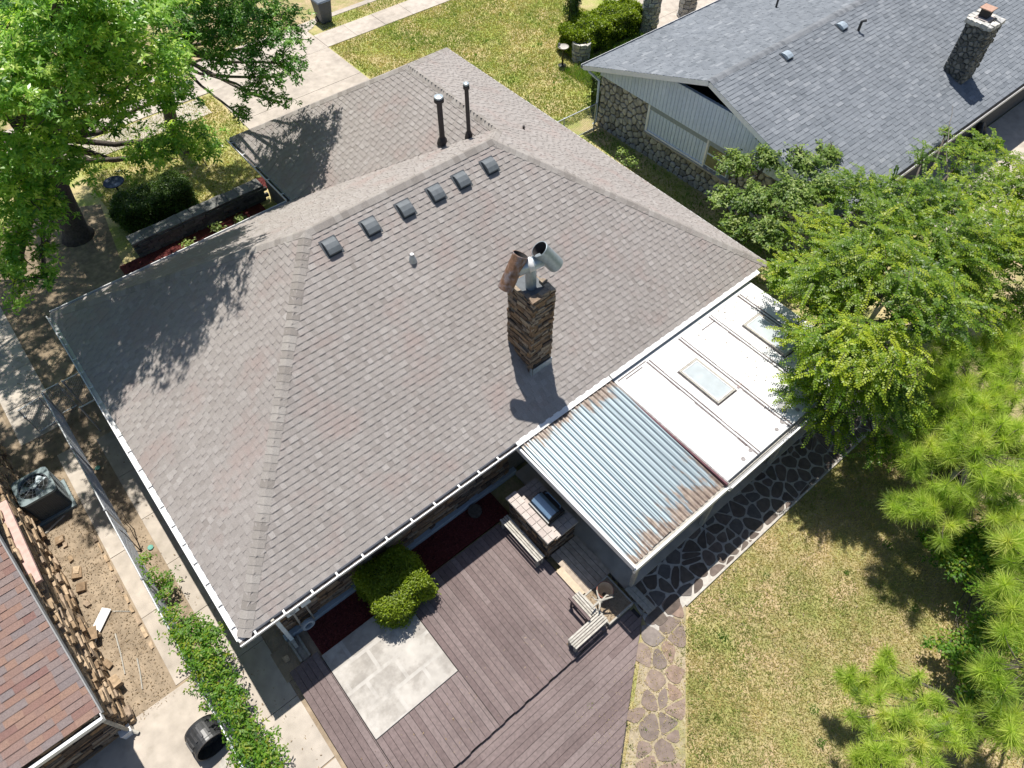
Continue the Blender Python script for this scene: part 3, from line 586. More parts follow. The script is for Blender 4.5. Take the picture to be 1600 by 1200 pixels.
bt = n.new('ShaderNodeTexBrick'); bt.inputs['Scale'].default_value = 1; bt.inputs['Brick Width'].default_value = .74; bt.inputs['Row Height'].default_value = .56; bt.inputs['Mortar Size'].default_value = .045; bt.inputs['Mortar Smooth'].default_value = .25
for k_, v_ in (('Color1',0.0),('Color2',0.0),('Mortar',1.0)): bt.inputs[k_].default_value = (v_,v_,v_,1)
nz = n.new('ShaderNodeTexNoise'); nz.inputs['Scale'].default_value = 1.6; nz.inputs['Detail'].default_value = 5; l.new(tc.outputs['Object'], nz.inputs[0]); l.new(mp.outputs[0], bt.inputs[0])
mr = n.new('ShaderNodeMapRange'); mr.inputs[1].default_value = .42; mr.inputs[2].default_value = .6; mr.inputs[4].default_value = .5; l.new(nz.outputs[0], mr.inputs[0])
mu = n.new('ShaderNodeMath'); mu.operation = 'MULTIPLY'; l.new(bt.outputs[0], mu.inputs[0]); l.new(mr.outputs[0], mu.inputs[1])
mx = n.new('ShaderNodeMix'); mx.data_type = 'RGBA'; l.new(mu.outputs[0], mx.inputs[0]); l.new(src, mx.inputs[6]); mx.inputs[7].default_value = (.48,.46,.43,1); l.new(mx.outputs[2], bs_.inputs['Base Color'])
slab = MB(); slab.box(.93, 3.075, -2.65, -.44, 0, .162); tag(slab.build('concrete_slab', MT['conc_w'], bevel=.012), 'pale worn square concrete slab set into the upper deck', 'slab')
deck2 = thing('wooden_deck', 'lower plank deck with a slanted right edge below the step', 'deck', (4, -6, 0))
y = -4.1; LZ = .05
while y > -9.5:
    y0 = y-bw; xr = lambda yy: 7.22+(yy+4.33)*1.405
    xa = .2+U(-.01,.01); xe = xr((y+y0)/2); xs_ = [xa]
    xx = xa+U(1.2,4.5)
    while xx < xe-.6: xs_.append(xx); xx += U(1.8,4.2)
    if y > -4.35: xe = 7.0
    for i, xc in enumerate(xs_):
        xd = xs_[i+1]-.003 if i+1 < len(xs_) else None
        tz = LZ+U(-.003,.003)
        if xd is None: P4 = [(xc,y0+.004), (xr(y0) if y <= -4.35 else xe, y0+.004), (xr(y) if y <= -4.35 else xe, y-.004), (xc,y-.004)]
        else: P4 = [(xc,y0+.004), (xd,y0+.004), (xd,y-.004), (xc,y-.004)]
        if P4[1][0] > xc: MB().prism(P4, tz-.03, tz, U(0,1)).build('plank', MT['deck'], deck2)
    y = y0
b = MB(); b.prism([(.2,-9.4), (.3,-9.4), (7.1,-4.4), (7.1,-4.14), (.2,-4.14)], -.01, .012); b.build('joists', MT['dark'], deck2)

# ------------------------------------------------------------------ patio floor and cover
plate('patio_floor', rect(7.25, 15.6, -3.78, .36), .1, 'conc', .1)
step = thing('boarded_patio_strip', 'strip of raw grey boards between the bar counter and the planter', 'boards', (6.7,-2.6,0))
for i in range(6):
    x0 = 6.42+i*.14; board('plank', x0, x0+.137, -3.2, -1.97, .17, 'deck_n', step)
b = MB(); b.box(6.24, 6.42, -3.18, -2.36, .16, .215); tag(b.build('lumber_plank', MT['wood_y'], bevel=.006), 'short pale yellow raw plank lying on the deck edge', 'plank')
cover = thing('patio_cover', 'patio roof of ribbed rusty metal and white coated panels with a white gutter', 'patio cover', (11, -2, 0))
# ribbed metal sheets
RM = bpy.data.materials.new('ribbed_galvanised_rust'); RM.use_nodes = True
n = RM.node_tree.nodes; l = RM.node_tree.links; bs_ = n['Principled BSDF']
tc = n.new('ShaderNodeTexCoord'); sx = n.new('ShaderNodeSeparateXYZ'); l.new(tc.outputs['Object'], sx.inputs[0])
def mrange(src, a, b_, c, d):
    q = n.new('ShaderNodeMapRange'); q.inputs[1].default_value = a; q.inputs[2].default_value = b_; q.inputs[3].default_value = c; q.inputs[4].default_value = d; l.new(src, q.inputs[0]); return q.outputs[0]
def mth(op, a, b_):
    q = n.new('ShaderNodeMath'); q.operation = op; l.new(a, q.inputs[0])
    if isinstance(b_, float): q.inputs[1].default_value = b_
    else: l.new(b_, q.inputs[1])
    return q.outputs[0]
near_end = mrange(sx.outputs[1], -3.85, -2.5, .36, 0); far_end = mrange(sx.outputs[1], -.75, -.15, 0, .34)
mpg = n.new('ShaderNodeMapping'); mpg.inputs['Scale'].default_value = (6.6, 1.3, 1); l.new(tc.outputs['Object'], mpg.inputs[0])
nz = n.new('ShaderNodeTexNoise'); nz.inputs['Scale'].default_value = 1.0; nz.inputs['Detail'].default_value = 5; nz.inputs['Roughness'].default_value = .7; l.new(mpg.outputs[0], nz.inputs[0])
right = mrange(sx.outputs[0], 8.4, 9.9, 0, .07); rr = mth('ADD', mth('ADD', mth('ADD', nz.outputs[0], near_end), far_end), right)
rf = mrange(rr, .72, .80, 0, .92)
mx = n.new('ShaderNodeMix'); mx.data_type = 'RGBA'; l.new(rf, mx.inputs[0])
nz2 = n.new('ShaderNodeTexNoise'); nz2.inputs['Scale'].default_value = 9; l.new(tc.outputs['Object'], nz2.inputs[0])
cr = n.new('ShaderNodeValToRGB'); cr.color_ramp.elements[0].color = (.13,.085,.06,1); cr.color_ramp.elements[1].color = (.24,.18,.135,1); cr.color_ramp.elements[0].position = .35; cr.color_ramp.elements[1].position = .65; l.new(nz2.outputs[0], cr.inputs[0])
mx.inputs[6].default_value = (.195,.24,.265,1); l.new(cr.outputs[0], mx.inputs[7]); l.new(mx.outputs[2], bs_.inputs['Base Color'])
bs_.inputs['Roughness'].default_value = .42; l.new(mrange(rf, 0, 1, .45, 0), bs_.inputs['Metallic'])
def ribbed(x0, x1, y0, y1, z0, z1, parent):
    prof = []; x = x0; pit = .152
    while x < x1-.01:
        prof += [(x, .0), (x+.052, .0), (x+.085, .036), (x+.108, .036)]; x += pit
    prof.append((x, 0)); vv = []; m_ = len(prof)
    for yy, zz in ((y0, z0), ((y0+y1)/2, (z0+z1)/2), (y1, z1)):
        for a, h in prof: vv.append((a, yy+U(-.006,.006), zz+h))
    ff = [(r*m_+i, r*m_+i+1, (r+1)*m_+i+1, (r+1)*m_+i) for r in range(2) for i in range(m_-1)]
    MB().add(vv, ff).build('metal_sheet', RM, parent)
xk = 7.0
for k in range(5):
    ribbed(xk, xk+.60, -3.80+U(-.02,.02), -.12+U(-.03,.02), 2.16+.006*(k % 2), 2.33+.006*(k % 2), cover); xk += .59
b = MB(); b.box(6.93, 6.985, -3.9, -.03, 2.1, 2.28); b.build('rake_trim', MT['white'], cover, bevel=.006)
b = MB(); b.box(6.93, 9.96, -3.93, -3.87, 2.02, 2.2); b.build('front_trim', MT['white'], cover, bevel=.006)
for dx in (0, .055): b = MB(); b.box(9.93+dx, 9.97+dx, -3.86, -.2, 2.2, 2.30-dx*.3); b.build('divider_rail', MT['maroon' if dx == 0 else 'seam'], cover)
b = MB(); b.obox((8.45,-.03,2.405), (1.52,0,0), (0,.10,.02), (0,-.001,.004)); b.obox((12.9,-.03,2.402), (2.9,0,0), (0,.10,.02), (0,-.001,.004)); b.build('flashing', MT['roofw'], cover)
# flat white coated panels with seams and skylights
b = MB(); b.box(10.03, 15.4, -3.80, -.02, 2.16, 2.28); fr = b.build('coated_roof', MT['roofw'], cover)
for xs_ in (11.15, 12.35, 13.55, 14.75):
    for dx, sg in ((-.042, 1), (.042, -1)):
        y = -.25
        while y > -3.8:
            y1 = max(-3.8, y-U(.25,.7)); w_ = U(.014,.03)
            MB().obox((xs_+dx+U(-.006,.006), (y+y1)/2, 2.283), (w_,0,0), (U(-.004,.004),(y-y1)/2,0), (0,0,.003), U(0,.2)).build('peeled_seam', MT['seam'], fr); y = y1
    MB().box(xs_-.02, xs_+.02, -3.8, -.22, 2.281, 2.292, 1).build('seam_strip', MT['roofw'], fr)
for (xa, xb, y) in ((10.1, 11.1, -.22), (13.0, 13.6, -.45), (10.3, 10.9, -.3)):
    MB().obox(((xa+xb)/2, y, 2.283), ((xb-xa)/2,0,0), (0,.014,0), (0,0,.003), .05).build('peeled_seam', MT['seam'], fr)
for (xa, xb, ya, yb) in ((11.48, 12.15, -2.29, -1.0), (13.95, 14.60, -2.42, -1.05)):
    s_ = MB()
    for q in ((xa,xb,ya,ya+.05), (xa,xb,yb-.05,yb), (xa,xa+.05,ya+.052,yb-.052), (xb-.05,xb,ya+.052,yb-.052)): s_.box(*q, 2.27, 2.34)
    so_ = s_.build('skylight', MT['wood_w'], cover, bevel=.006)
    b = MB()
    for q in ((xa-.03,xb+.03,ya-.03,ya-.002), (xa-.03,xb+.03,yb+.002,yb+.03), (xa-.03,xa-.002,ya-.001,yb+.001), (xb+.002,xb+.03,ya-.001,yb+.001)): b.box(*q, 2.27, 2.286, .08)
    b.build('sealant', MT['seam'], so_)
    b = MB(); b.box(xa+.052, xb-.052, ya+.052, yb-.052, 2.28, 2.325); b.build('pane', MT['glass'], so_)
    b = MB()
    for q in ((xa+.055,xb-.055,ya+.055,ya+.08), (xa+.055,xb-.055,yb-.08,yb-.055), (xa+.055,xa+.08,ya+.083,yb-.083), (xb-.08,xb-.055,ya+.083,yb-.083)): b.box(*q, 2.325, 2.336)
    b.build('inner_frame', MT['white'], so_)
b = MB(); b.box(6.985, 15.4, -3.86, -3.81, 2.0, 2.16); b.build('beam', MT['wood_w'], cover)
g = MB(); g.box(9.97, 15.4, -3.97, -3.955, 2.08, 2.25); g.box(9.97, 15.4, -3.965, -3.83, 2.075, 2.085); g.box(9.97, 15.4, -3.985, -3.945, 2.25, 2.262); go = g.build('gutter', MT['white'], cover)
b = MB(); b.box(9.99, 15.4, -3.94, -3.84, 2.09, 2.13); b.build('trough', MT['tarpatch'], go)
for x in (7.35, 9.9, 12.6, 15.2): b = MB(); b.box(x-.045, x+.045, -3.80, -3.71, .09, 2.16); b.build('post', MT['wood_w'], cover)
for (x, y, r) in ((11.06,-3.62,.05), (10.75,-3.66,.055), (12.0,-3.65,.05), (12.28,-3.6,.06), (12.85,-3.62,.055), (13.3,-3.55,.05)):
    MB().lathe((x,y,2.283), [(r,0),(r,.006),(r*.7,.008),(r*.65,.003),(.001,.004)], 14, .5).build('sealed_fixing', MT['seam'], fr)
MB().obox((12.62,-3.35,2.285), (.12,.04,0), (-.03,.12,0), (0,0,.008)).build('patch', MT['tarpatch'], fr)
MB().obox((12.33,-2.25,2.2865), (.09,.03,0), (-.012,.03,0), (0,0,.004)).build('rust_patch', MT['rust'], fr)
chips('leaf_litter', 12.7, 15.3, -3.75, -.2, 2.283, 260, 'litter', .05, 'dry leaf bits scattered on the white patio roof under the elm', 'leaf litter', .2)
chips('leaf_litter', 8.5, 15.5, -8.5, -5.0, .05, 260, 'litter', .06, 'fallen dry leaves scattered on the back lawn', 'leaf litter', .3)
chips('leaf_litter', .3, 6.0, -4.0, -2.75, .152, 90, 'litter', .05, 'few dry leaves on the upper deck boards', 'leaf litter', .2)
chips('leaf_litter', -.85, .08, -2.3, 8, .03, 160, 'litter', .05, 'dry leaves on the concrete walk beside the left eave', 'leaf litter', .2)
# ------------------------------------------------------------------ bar counter, grill, benches, planter
cnt = thing('bar_counter', 'outdoor bar counter of dark stone with tiled top beside the ribbed metal roof', 'counter', (6.75,-1.2,0))
b = MB(); b.box(6.34, 7.2, -1.92, -.5, 0, .90); cb = b.build('base', MT['mortar'], cnt)
pieces(ledge((6.34,-.5,0), (0,-1,0), (-1,0,0), 1.42, 1.05, .02, (.06,.14), (.14,.4), (.0,.04))+ledge((6.34,-1.92,0), (1,0,0), (0,-1,0), .86, .9, .02, (.06,.14), (.14,.4), (.0,.04)), 'stone', MT['stone_b'], cb, 200, 'stone_facing')
b = MB(); b.box(6.34, 6.5, -1.92, -.5, .903, 1.1); b.build('bar_upstand', MT['mortar'], cnt)
def tiles(x0, x1, y0, y1, z, nx, ny, parent, mt='tilec'):
    for i in range(nx):
        for j in range(ny):
            g = .006; xa = x0+(x1-x0)*i/nx; xb = x0+(x1-x0)*(i+1)/nx; ya = y0+(y1-y0)*j/ny; yb = y0+(y1-y0)*(j+1)/ny
            MB().box(xa+g, xb-g, ya+g, yb-g, z-.02, z+U(-.002,.002), U(0,1)).build('tile', MT[mt], parent)
b = MB(); b.box(6.25, 6.56, -2.0, -.46, 1.10, 1.145); o = b.build('bar_ledge', MT['mortar_l'], cnt); tiles(6.25, 6.56, -2.0, -.46, 1.165, 2, 8, o)
b = MB(); b.box(6.56, 7.25, -1.98, -.42, .903, .935); o = b.build('worktop', MT['mortar_l'], cnt); tiles(6.57, 7.25, -1.98, -1.62, .955, 4, 2, o); tiles(6.57, 7.25, -.86, -.42, .955, 4, 3, o)
gr = thing('gas_grill', 'built in gas grill with a shiny steel lid and black sides', 'grill', (6.9,-1.24,.94))
b = MB(); b.box(6.62, 7.16, -1.60, -.88, .94, 1.06); b.build('firebox', MT['black'], gr, bevel=.01)
b = MB(); prof = [(6.66,1.06), (6.68,1.17), (6.76,1.24), (6.9,1.255), (7.0,1.20), (7.03,1.06)]; k = len(prof)
vv = [(x,-1.58,z) for x,z in prof]+[(x,-.9,z) for x,z in prof]
b.add([(x,-1.56,z) for x,z in prof]+[(x,-.92,z) for x,z in prof], [(i,i+1,k+i+1,k+i) for i in range(k-1)][::1]); lid = b.build('lid', MT['steel'], gr)
for yy in (-1.57,-.91): MB().add([(x,yy+d_,z) for d_ in (-.012,.012) for x,z in prof], [tuple(range(k)), tuple(range(k,2*k))]+[(i,k+i,k+i+1,i+1) for i in range(k-1)]).build('lid_side', MT['black'], gr)
b = MB(); b.tube([(7.08,-1.5,1.15),(7.13,-1.46,1.16),(7.13,-1.02,1.16),(7.08,-.98,1.15)], .012, 8); b.build('handle', MT['steel'], gr)
b = MB(); b.box(7.03, 7.15, -1.56, -.92, 1.0, 1.1); b.build('control_panel', MT['black'], gr)
for yy in (-1.4,-1.24,-1.08): MB().lathe((7.15,yy,1.05), [(.025,0),(.022,.03),(.001,.032)], 10, .5, (1,0,0)).build('knob', MT['steel'], gr)
def bench(name, label, x0, x1, y0, y1, z, along, ns, mt='wood_w', legs=True, group='slatted benches'):
    t = thing(name, label, 'bench', ((x0+x1)/2,(y0+y1)/2,0), group)
    for i in range(ns):
        if along == 'y': w_ = (x1-x0)/ns; MB().box(x0+i*w_+.008, x0+(i+1)*w_-.008, y0+U(-.01,.01), y1+U(-.01,.01), z-.035, z+U(-.003,.003), U(.3,1)).build('slat', MT[mt], t)
        else: w_ = (y1-y0)/ns; MB().box(x0+U(-.01,.01), x1+U(-.01,.01), y0+i*w_+.008, y0+(i+1)*w_-.008, z-.035, z+U(-.003,.003), U(.3,1)).build('slat', MT[mt], t)
    for (lx, ly) in ((x0+.06,y0+.06),(x1-.06,y0+.06),(x0+.06,y1-.06),(x1-.06,y1-.06)):
        MB().box(lx-.035, lx+.035, ly-.035, ly+.035, .1, z-.036, .2).build('leg', MT[mt], t)
    if along == 'y':
        for yy in (y0+.1, y1-.1): MB().box(x0+.02, x1-.02, yy-.02, yy+.02, z-.09, z-.036, .2).build('bearer', MT[mt], t)
    else:
        for xx in (x0+.1, x1-.1): MB().box(xx-.02, xx+.02, y0+.02, y1-.02, z-.09, z-.036, .2).build('bearer', MT[mt], t)
    return t
bench('slatted_bench', 'narrow weathered slatted bench pushed against the bar counter', 5.95, 6.2, -2.0, -.6, .55, 'y', 4)
bench('slatted_bench', 'weathered slatted bench crossing the deck step beside the planter', 5.3, 6.3, -4.05, -3.76, .52, 'x', 5)
t = bench('slatted_bench', 'short weathered bench with a raised grey rail next to the terracotta pot', 6.02, 6.27, -3.75, -3.12, .50, 'y', 4)
MB().box(5.93, 5.985, -3.78, -3.1, .52, .60, .1).build('rail', MT['deck'], t); 
for yy in (-3.7,-3.2): MB().box(5.935, 5.98, yy-.02, yy+.02, .15, .52, .1).build('rail_post', MT['deck'], t)
bed = thing('planter_box', 'square wooden planter of dark soil between the benches and the patio', 'planter', (6.75,-3.65,0))
b = MB(); b.box(6.36, 7.08, -4.05, -3.25, 0, .20); b.build('soil', MT['dirt'], bed)
for q in ((6.33,7.11,-4.09,-4.053,.24), (6.33,7.11,-3.247,-3.21,.22), (6.325,6.357,-4.05,-3.25,.25), (7.083,7.115,-4.05,-3.25,.22)): MB().box(*q[:4], .0, q[4]).build('side_board', MT['wood_w'], bed)
chips('planter_gravel', 6.38, 7.06, -4.03, -3.27, .205, 700, 'litter', .04, 'grey gravel and dead bits on the planter soil', 'gravel')
pot = thing('flower_pot', 'round terracotta flower pot with pale empty inside', 'pot', (6.72,-3.5,.2))
b = MB(); b.lathe((6.72,-3.5,.2), [(.001,0),(.12,0),(.17,.27),(.195,.28),(.20,.34),(.185,.34)], 26, 0); b.build('outside', MT['clay'], pot, smooth=True)
b = MB(); b.lathe((6.72,-3.5,.2), [(.186,.338),(.165,.28),(.13,.10),(.001,.10)], 26, 1); b.build('inside', MT['clay'], pot, smooth=True)
b = MB(); b.lathe((6.70,-3.52,.31), [(.05,0),(.04,.03),(.001,.035)], 8, 0); b.build('drain_clump', MT['dark'], pot)
# driftwood
dw = thing('driftwood', 'bleached branching driftwood leaning over the slatted bench', 'driftwood', (6.4,-3.6,.5))
P0 = Vector((6.42,-3.62,.62))
for q, r in (((.28,-.16,.12),.03), ((-.30,-.02,.08),.032), ((-.20,-.16,.05),.028), ((.10,.22,.06),.026), ((.32,-.10,.02),.024), ((-.05,.20,-.05),.02)):
    q = Vector(q); mid = P0+q*.5+Vector((U(-.04,.04),U(-.04,.04),U(0,.05))); MB().tube([P0-q*.1, P0+q*.2, mid, P0+q], [r*1.2, r, r*.8, r*.45], 8).build('branch', MT['wood_w'], dw, smooth=True)
b = MB(); b.lathe(P0-Vector((0,0,.03)), [(.001,-.06),(.06,-.04),(.07,.02),(.03,.07),(.001,.08)], 9); b.build('knot', MT['wood_w'], dw, smooth=True)
t = thing('step_bench', 'grey two plank bench standing on the stone path at the deck corner', 'bench', (7.27,-4.1,0))
for i in range(2): MB().box(7.16+i*.125, 7.28+i*.125, -4.5, -3.74, .27, .305, .15).build('plank', MT['wood_w'], t)
for yy in (-4.35,-3.9): MB().box(7.18, 7.38, yy-.02, yy+.02, .03, .268, .1).build('leg', MT['wood_w'], t)
t = thing('splash_trough', 'grey wooden drain trough at the foot of the white downspout', 'trough', (.62,-.02,0))
for q in ((.50,.55,-.26,.32), (.71,.76,-.26,.32)): MB().box(*q, .03, .13, .1).build('side', MT['wood_w'], t)
MB().box(.552, .708, -.26, .32, .04, .07, .0).build('bottom', MT['wood_w'], t)
MB().rough(.24, .36, -.05, .1, .04, .1, .02, .7).build('x', MT['stone_t']).name = 'loose_stone'
tag(bpy.data.objects['loose_stone'], 'small tan stone in the dirt beside the drain trough', 'stone')
b = MB(); b.lathe((5.75, .16, .05), [(.17,0),(.18,.12),(.15,.13),(.001,.13)], 16); tag(b.build('tree_stump', MT['bark']), 'low round dark stump in the mulch bed by the counter', 'stump')
b = MB(); b.lathe((1.06,.28,.47), [(.09,0),(.15,.0),(.16,.05),(.15,.1),(.09,.1),(.09,0)], 20, .5, (0,-1,.1)); tag(b.build('hose_reel', MT['bluegrey']), 'pale blue coiled hose below the meter boxes', 'hose')

# ------------------------------------------------------------------ leaves
def leaf_mesh(name, c, nrm, L, W, tone, mt, parent, rg, fold=.25, ang=None, kind=None):
    n = len(c); nrm = nrm/np.linalg.norm(nrm,axis=1,keepdims=True)
    r = rg.normal(size=(n,3)) if ang is None else ang
    a = r-nrm*(r*nrm).sum(1,keepdims=True); a /= np.linalg.norm(a,axis=1,keepdims=True)+1e-9; b_ = np.cross(nrm,a)
    L = L[:,None]; W = W[:,None]
    v0 = c; v1 = c+a*L*.45+b_*W*.5-nrm*W*fold*-.3; v2 = c+a*L-nrm*L*.12; v3 = c+a*L*.45-b_*W*.5-nrm*W*fold*-.3
    V = np.stack([v0,v1,v2,v3],1).reshape(-1,3)
    return np_mesh(name, V, 4, np.clip(tone,0,1), MT[mt], parent, kind)
def rosettes(lobes, per_m3, per, L, W, rg, shell=.55, squash=.75, upb=.95):
    """clusters of leaves in ellipsoidal lobes, denser near the outside; returns centres, normals, leaf axes, tone"""
    cs = []; ns = []; ts = []; axs = []
    for (x, y, z, r) in lobes:
        k = int(per_m3*r**2.3); d = rg.normal(size=(k,3)); d[:,2] = np.where(d[:,2] < -.2, -d[:,2]*.8, d[:,2]); d /= np.linalg.norm(d,axis=1,keepdims=True)
        # lumpy radius so that the outline is uneven
        lump = 1+.28*np.sin(d[:,0]*5+x*3)*np.sin(d[:,1]*5+y*2)+.2*np.sin(d[:,2]*7+d[:,0]*4+z)
        rr = r*(shell+(1-shell)*rg.random(k)**.6)*lump*rg.uniform(.8,1.12,k); ctr = np.array([x,y,z])+d*rr[:,None]*np.array([1,1,squash])
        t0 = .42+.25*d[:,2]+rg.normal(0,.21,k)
        for j in range(per):
            nn = d*.5+np.array([0,0,upb])+rg.normal(0,.4,(k,3)); ax = rg.normal(size=(k,3)); ax[:,2] *= .5; ax /= np.linalg.norm(ax,axis=1,keepdims=True)
            cs.append(ctr+ax*.02+rg.normal(0,.03,(k,3))); ns.append(nn); axs.append(ax); ts.append(t0+rg.normal(0,.1,k))
    return np.concatenate(cs), np.concatenate(ns), np.concatenate(axs), np.concatenate(ts)
def limb(b, P, Q, r0, r1, bend=.3, n=6, sides=8):
    P = Vector(P); Q = Vector(Q); pts = []; off = Vector((U(-1,1),U(-1,1),U(.0,.6)))*bend
    for i in range(n+1):
        t = i/n; pts.append(P.lerp(Q,t)+off*math.sin(math.pi*t)+Vector((U(-.03,.03),U(-.03,.03),0))*(0 < t < 1))
    b.tube(pts, [r0+(r1-r0)*i/n for i in range(n+1)], sides); return pts
def broad_tree(name, label, base, fork, lobes, mt, r0, per_m3, per, L, W, sd, group, shell=.5, bark='bark', twigs=3):
    rg = np.random.default_rng(sd); t = thing(name, label, 'tree', (base[0],base[1],0), group)
    b = MB(); bx, by = base[0], base[1]
    pts = [(bx,by,-.1), (bx+.02,by,.25), (bx+(fork[0]-bx)*.4,by+(fork[1]-by)*.4,fork[2]*.45), fork]
    b.tube(pts, [r0*1.7, r0*1.15, r0*.95, r0*.8], 12)
    for (x, y, z, r) in lobes:
        k = Vector((x,y,z)); f = Vector(fork); m1 = f.lerp(k,.45)+Vector((U(-.3,.3),U(-.3,.3),-.25))
        limb(b, f, m1, r0*.38, r0*.2, .2, 4, 7); limb(b, m1, k, r0*.2, .03, .15, 5, 6)
        for q in range(twigs):
            d = Vector((U(-1,1),U(-1,1),U(-.3,1))).normalized()*r*.95; limb(b, k.lerp(m1,U(0,.35)), k+d, .03, .007, .1, 4, 5)
    b.build('trunk', MT[bark], t, smooth=True)
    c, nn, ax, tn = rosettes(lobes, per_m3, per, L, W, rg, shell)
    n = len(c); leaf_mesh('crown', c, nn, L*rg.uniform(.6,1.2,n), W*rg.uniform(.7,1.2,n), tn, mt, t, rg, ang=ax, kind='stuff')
    return t
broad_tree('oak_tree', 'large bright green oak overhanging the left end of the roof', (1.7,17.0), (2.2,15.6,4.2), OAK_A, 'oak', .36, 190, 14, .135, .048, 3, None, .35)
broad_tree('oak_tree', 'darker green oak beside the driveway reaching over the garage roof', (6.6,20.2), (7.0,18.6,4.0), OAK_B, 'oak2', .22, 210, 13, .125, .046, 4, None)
# small leaning trunk on the lawn
t = thing('young_tree', 'thin bare young trunk with roots on the lawn behind the big oak', 'tree', (3.05,21.3,0))
b = MB(); b.tube([(3.05,21.3,-.05),(3.03,21.4,.5),(2.9,21.7,1.4),(2.9,21.9,2.4)], [.11,.08,.07,.05], 9); b.tube([(3.05,21.3,.05),(3.45,21.2,.02)], [.06,.02], 6); b.build('trunk', MT['bark'], t, smooth=True)

# feathery elm: arching sprays with two rows of leaves
def spray_tree(name, label, base, fork, lobes, mt, r0, nspray, L, W, sd, slen=(.35,.95), fill=200, bare=4):
    rg = np.random.default_rng(sd); t = thing(name, label, 'tree', (base[0],base[1],0))
    b = MB(); b.tube([(base[0],base[1],-.1), (base[0]+.05,base[1],.6), fork], [r0*1.4, r0, r0*.8], 10)
    cs=[]; ns=[]; axs=[]; ts=[]; Ls=[]
    for (x, y, z, r) in lobes:
        z += rg.normal()*.22; f = Vector(fork); k = Vector((x,y,z)); limb(b, f, k, r0*.5, .025, .35, 6, 6)
        m_ = int(nspray*r*r); tl_ = rg.normal()*.10
        rad = Vector((x-fork[0], y-fork[1], 0)); rad = rad.normalized() if rad.length > .3 else Vector((0,0,0))
        for i in range(m_):
            d = Vector((rg.normal(), rg.normal(), abs(rg.normal())*.9-.15)); d.normalize(); st = k+Vector((d.x*r, d.y*r, d.z*r*.85))*rg.uniform(.5,1.0); ln = rg.uniform(*slen)*(.55+.4*r)
            dr = (rad*.55+Vector((rg.normal()*.75, rg.normal()*.75, rg.uniform(0,.55)))).normalized(); tsp = rg.normal()*.17+tl_
            kk = int(ln/.028); pts = []
            for j in range(kk):
                u = j/kk; p_ = st+dr*ln*u+Vector((0,0,-.38*ln*u*u)); tg = (dr+Vector((0,0,-.76*u))).normalized(); sd_ = tg.cross(Vector((0,0,1))).normalized(); pts.append(p_)
                s = 1 if j % 2 else -1; a = (sd_*s*.85+tg*.55).normalized(); nn = sd_.cross(tg); nn = nn if nn.z > 0 else -nn
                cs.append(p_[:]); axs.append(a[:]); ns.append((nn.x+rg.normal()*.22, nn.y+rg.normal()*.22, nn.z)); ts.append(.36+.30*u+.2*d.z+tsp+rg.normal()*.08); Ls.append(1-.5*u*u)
            if i % 3 == 0 and len(pts) > 4: b.tube([pts[0], pts[len(pts)//2], pts[-1]], [.008,.006,.003], 4, .8)
    c, nn, ax, tn = rosettes([(x,y,z-.12*r,r*.8) for x,y,z,r in lobes], fill, 7, L, W, rg, .2)
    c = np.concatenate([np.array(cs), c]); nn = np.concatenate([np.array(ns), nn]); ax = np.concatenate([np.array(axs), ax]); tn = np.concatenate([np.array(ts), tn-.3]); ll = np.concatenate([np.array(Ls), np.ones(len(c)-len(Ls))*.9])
    b.build('trunk', MT['bark'], t, smooth=True)
    leaf_mesh('crown', c, nn, L*ll*rg.uniform(.75,1.2,len(c)), W*rg.uniform(.8,1.2,len(c)), tn, mt, t, rg, ang=ax, kind='stuff'); return t
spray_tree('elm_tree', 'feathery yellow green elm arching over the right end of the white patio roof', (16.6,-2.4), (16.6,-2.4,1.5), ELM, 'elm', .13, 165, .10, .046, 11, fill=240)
broad_tree('shrub_tree', 'broad leaved shrub tree growing between the taupe and the grey roofed houses', (17.6,1.8), (17.6,1.8,1.0), BUSH, 'bushl', .07, 620, 7, .11, .06, 12, None, .35)
t = thing('dead_branch', 'bare pale twig standing up in front of the grey roof gutter', 'branch', (24.6,-1.0,2.2))
b = MB(); P = limb(b, (22.6,-1.6,3.0), (23.4,-.4,4.6), .025, .006, .15, 8, 5)
for i in (2,3,4,5,6): limb(b, P[i], P[i]+Vector((U(-.5,.5),U(-.5,.5),U(.1,.5))), .01, .003, .05, 3, 4)
b.build('stem', MT['twig'], t)
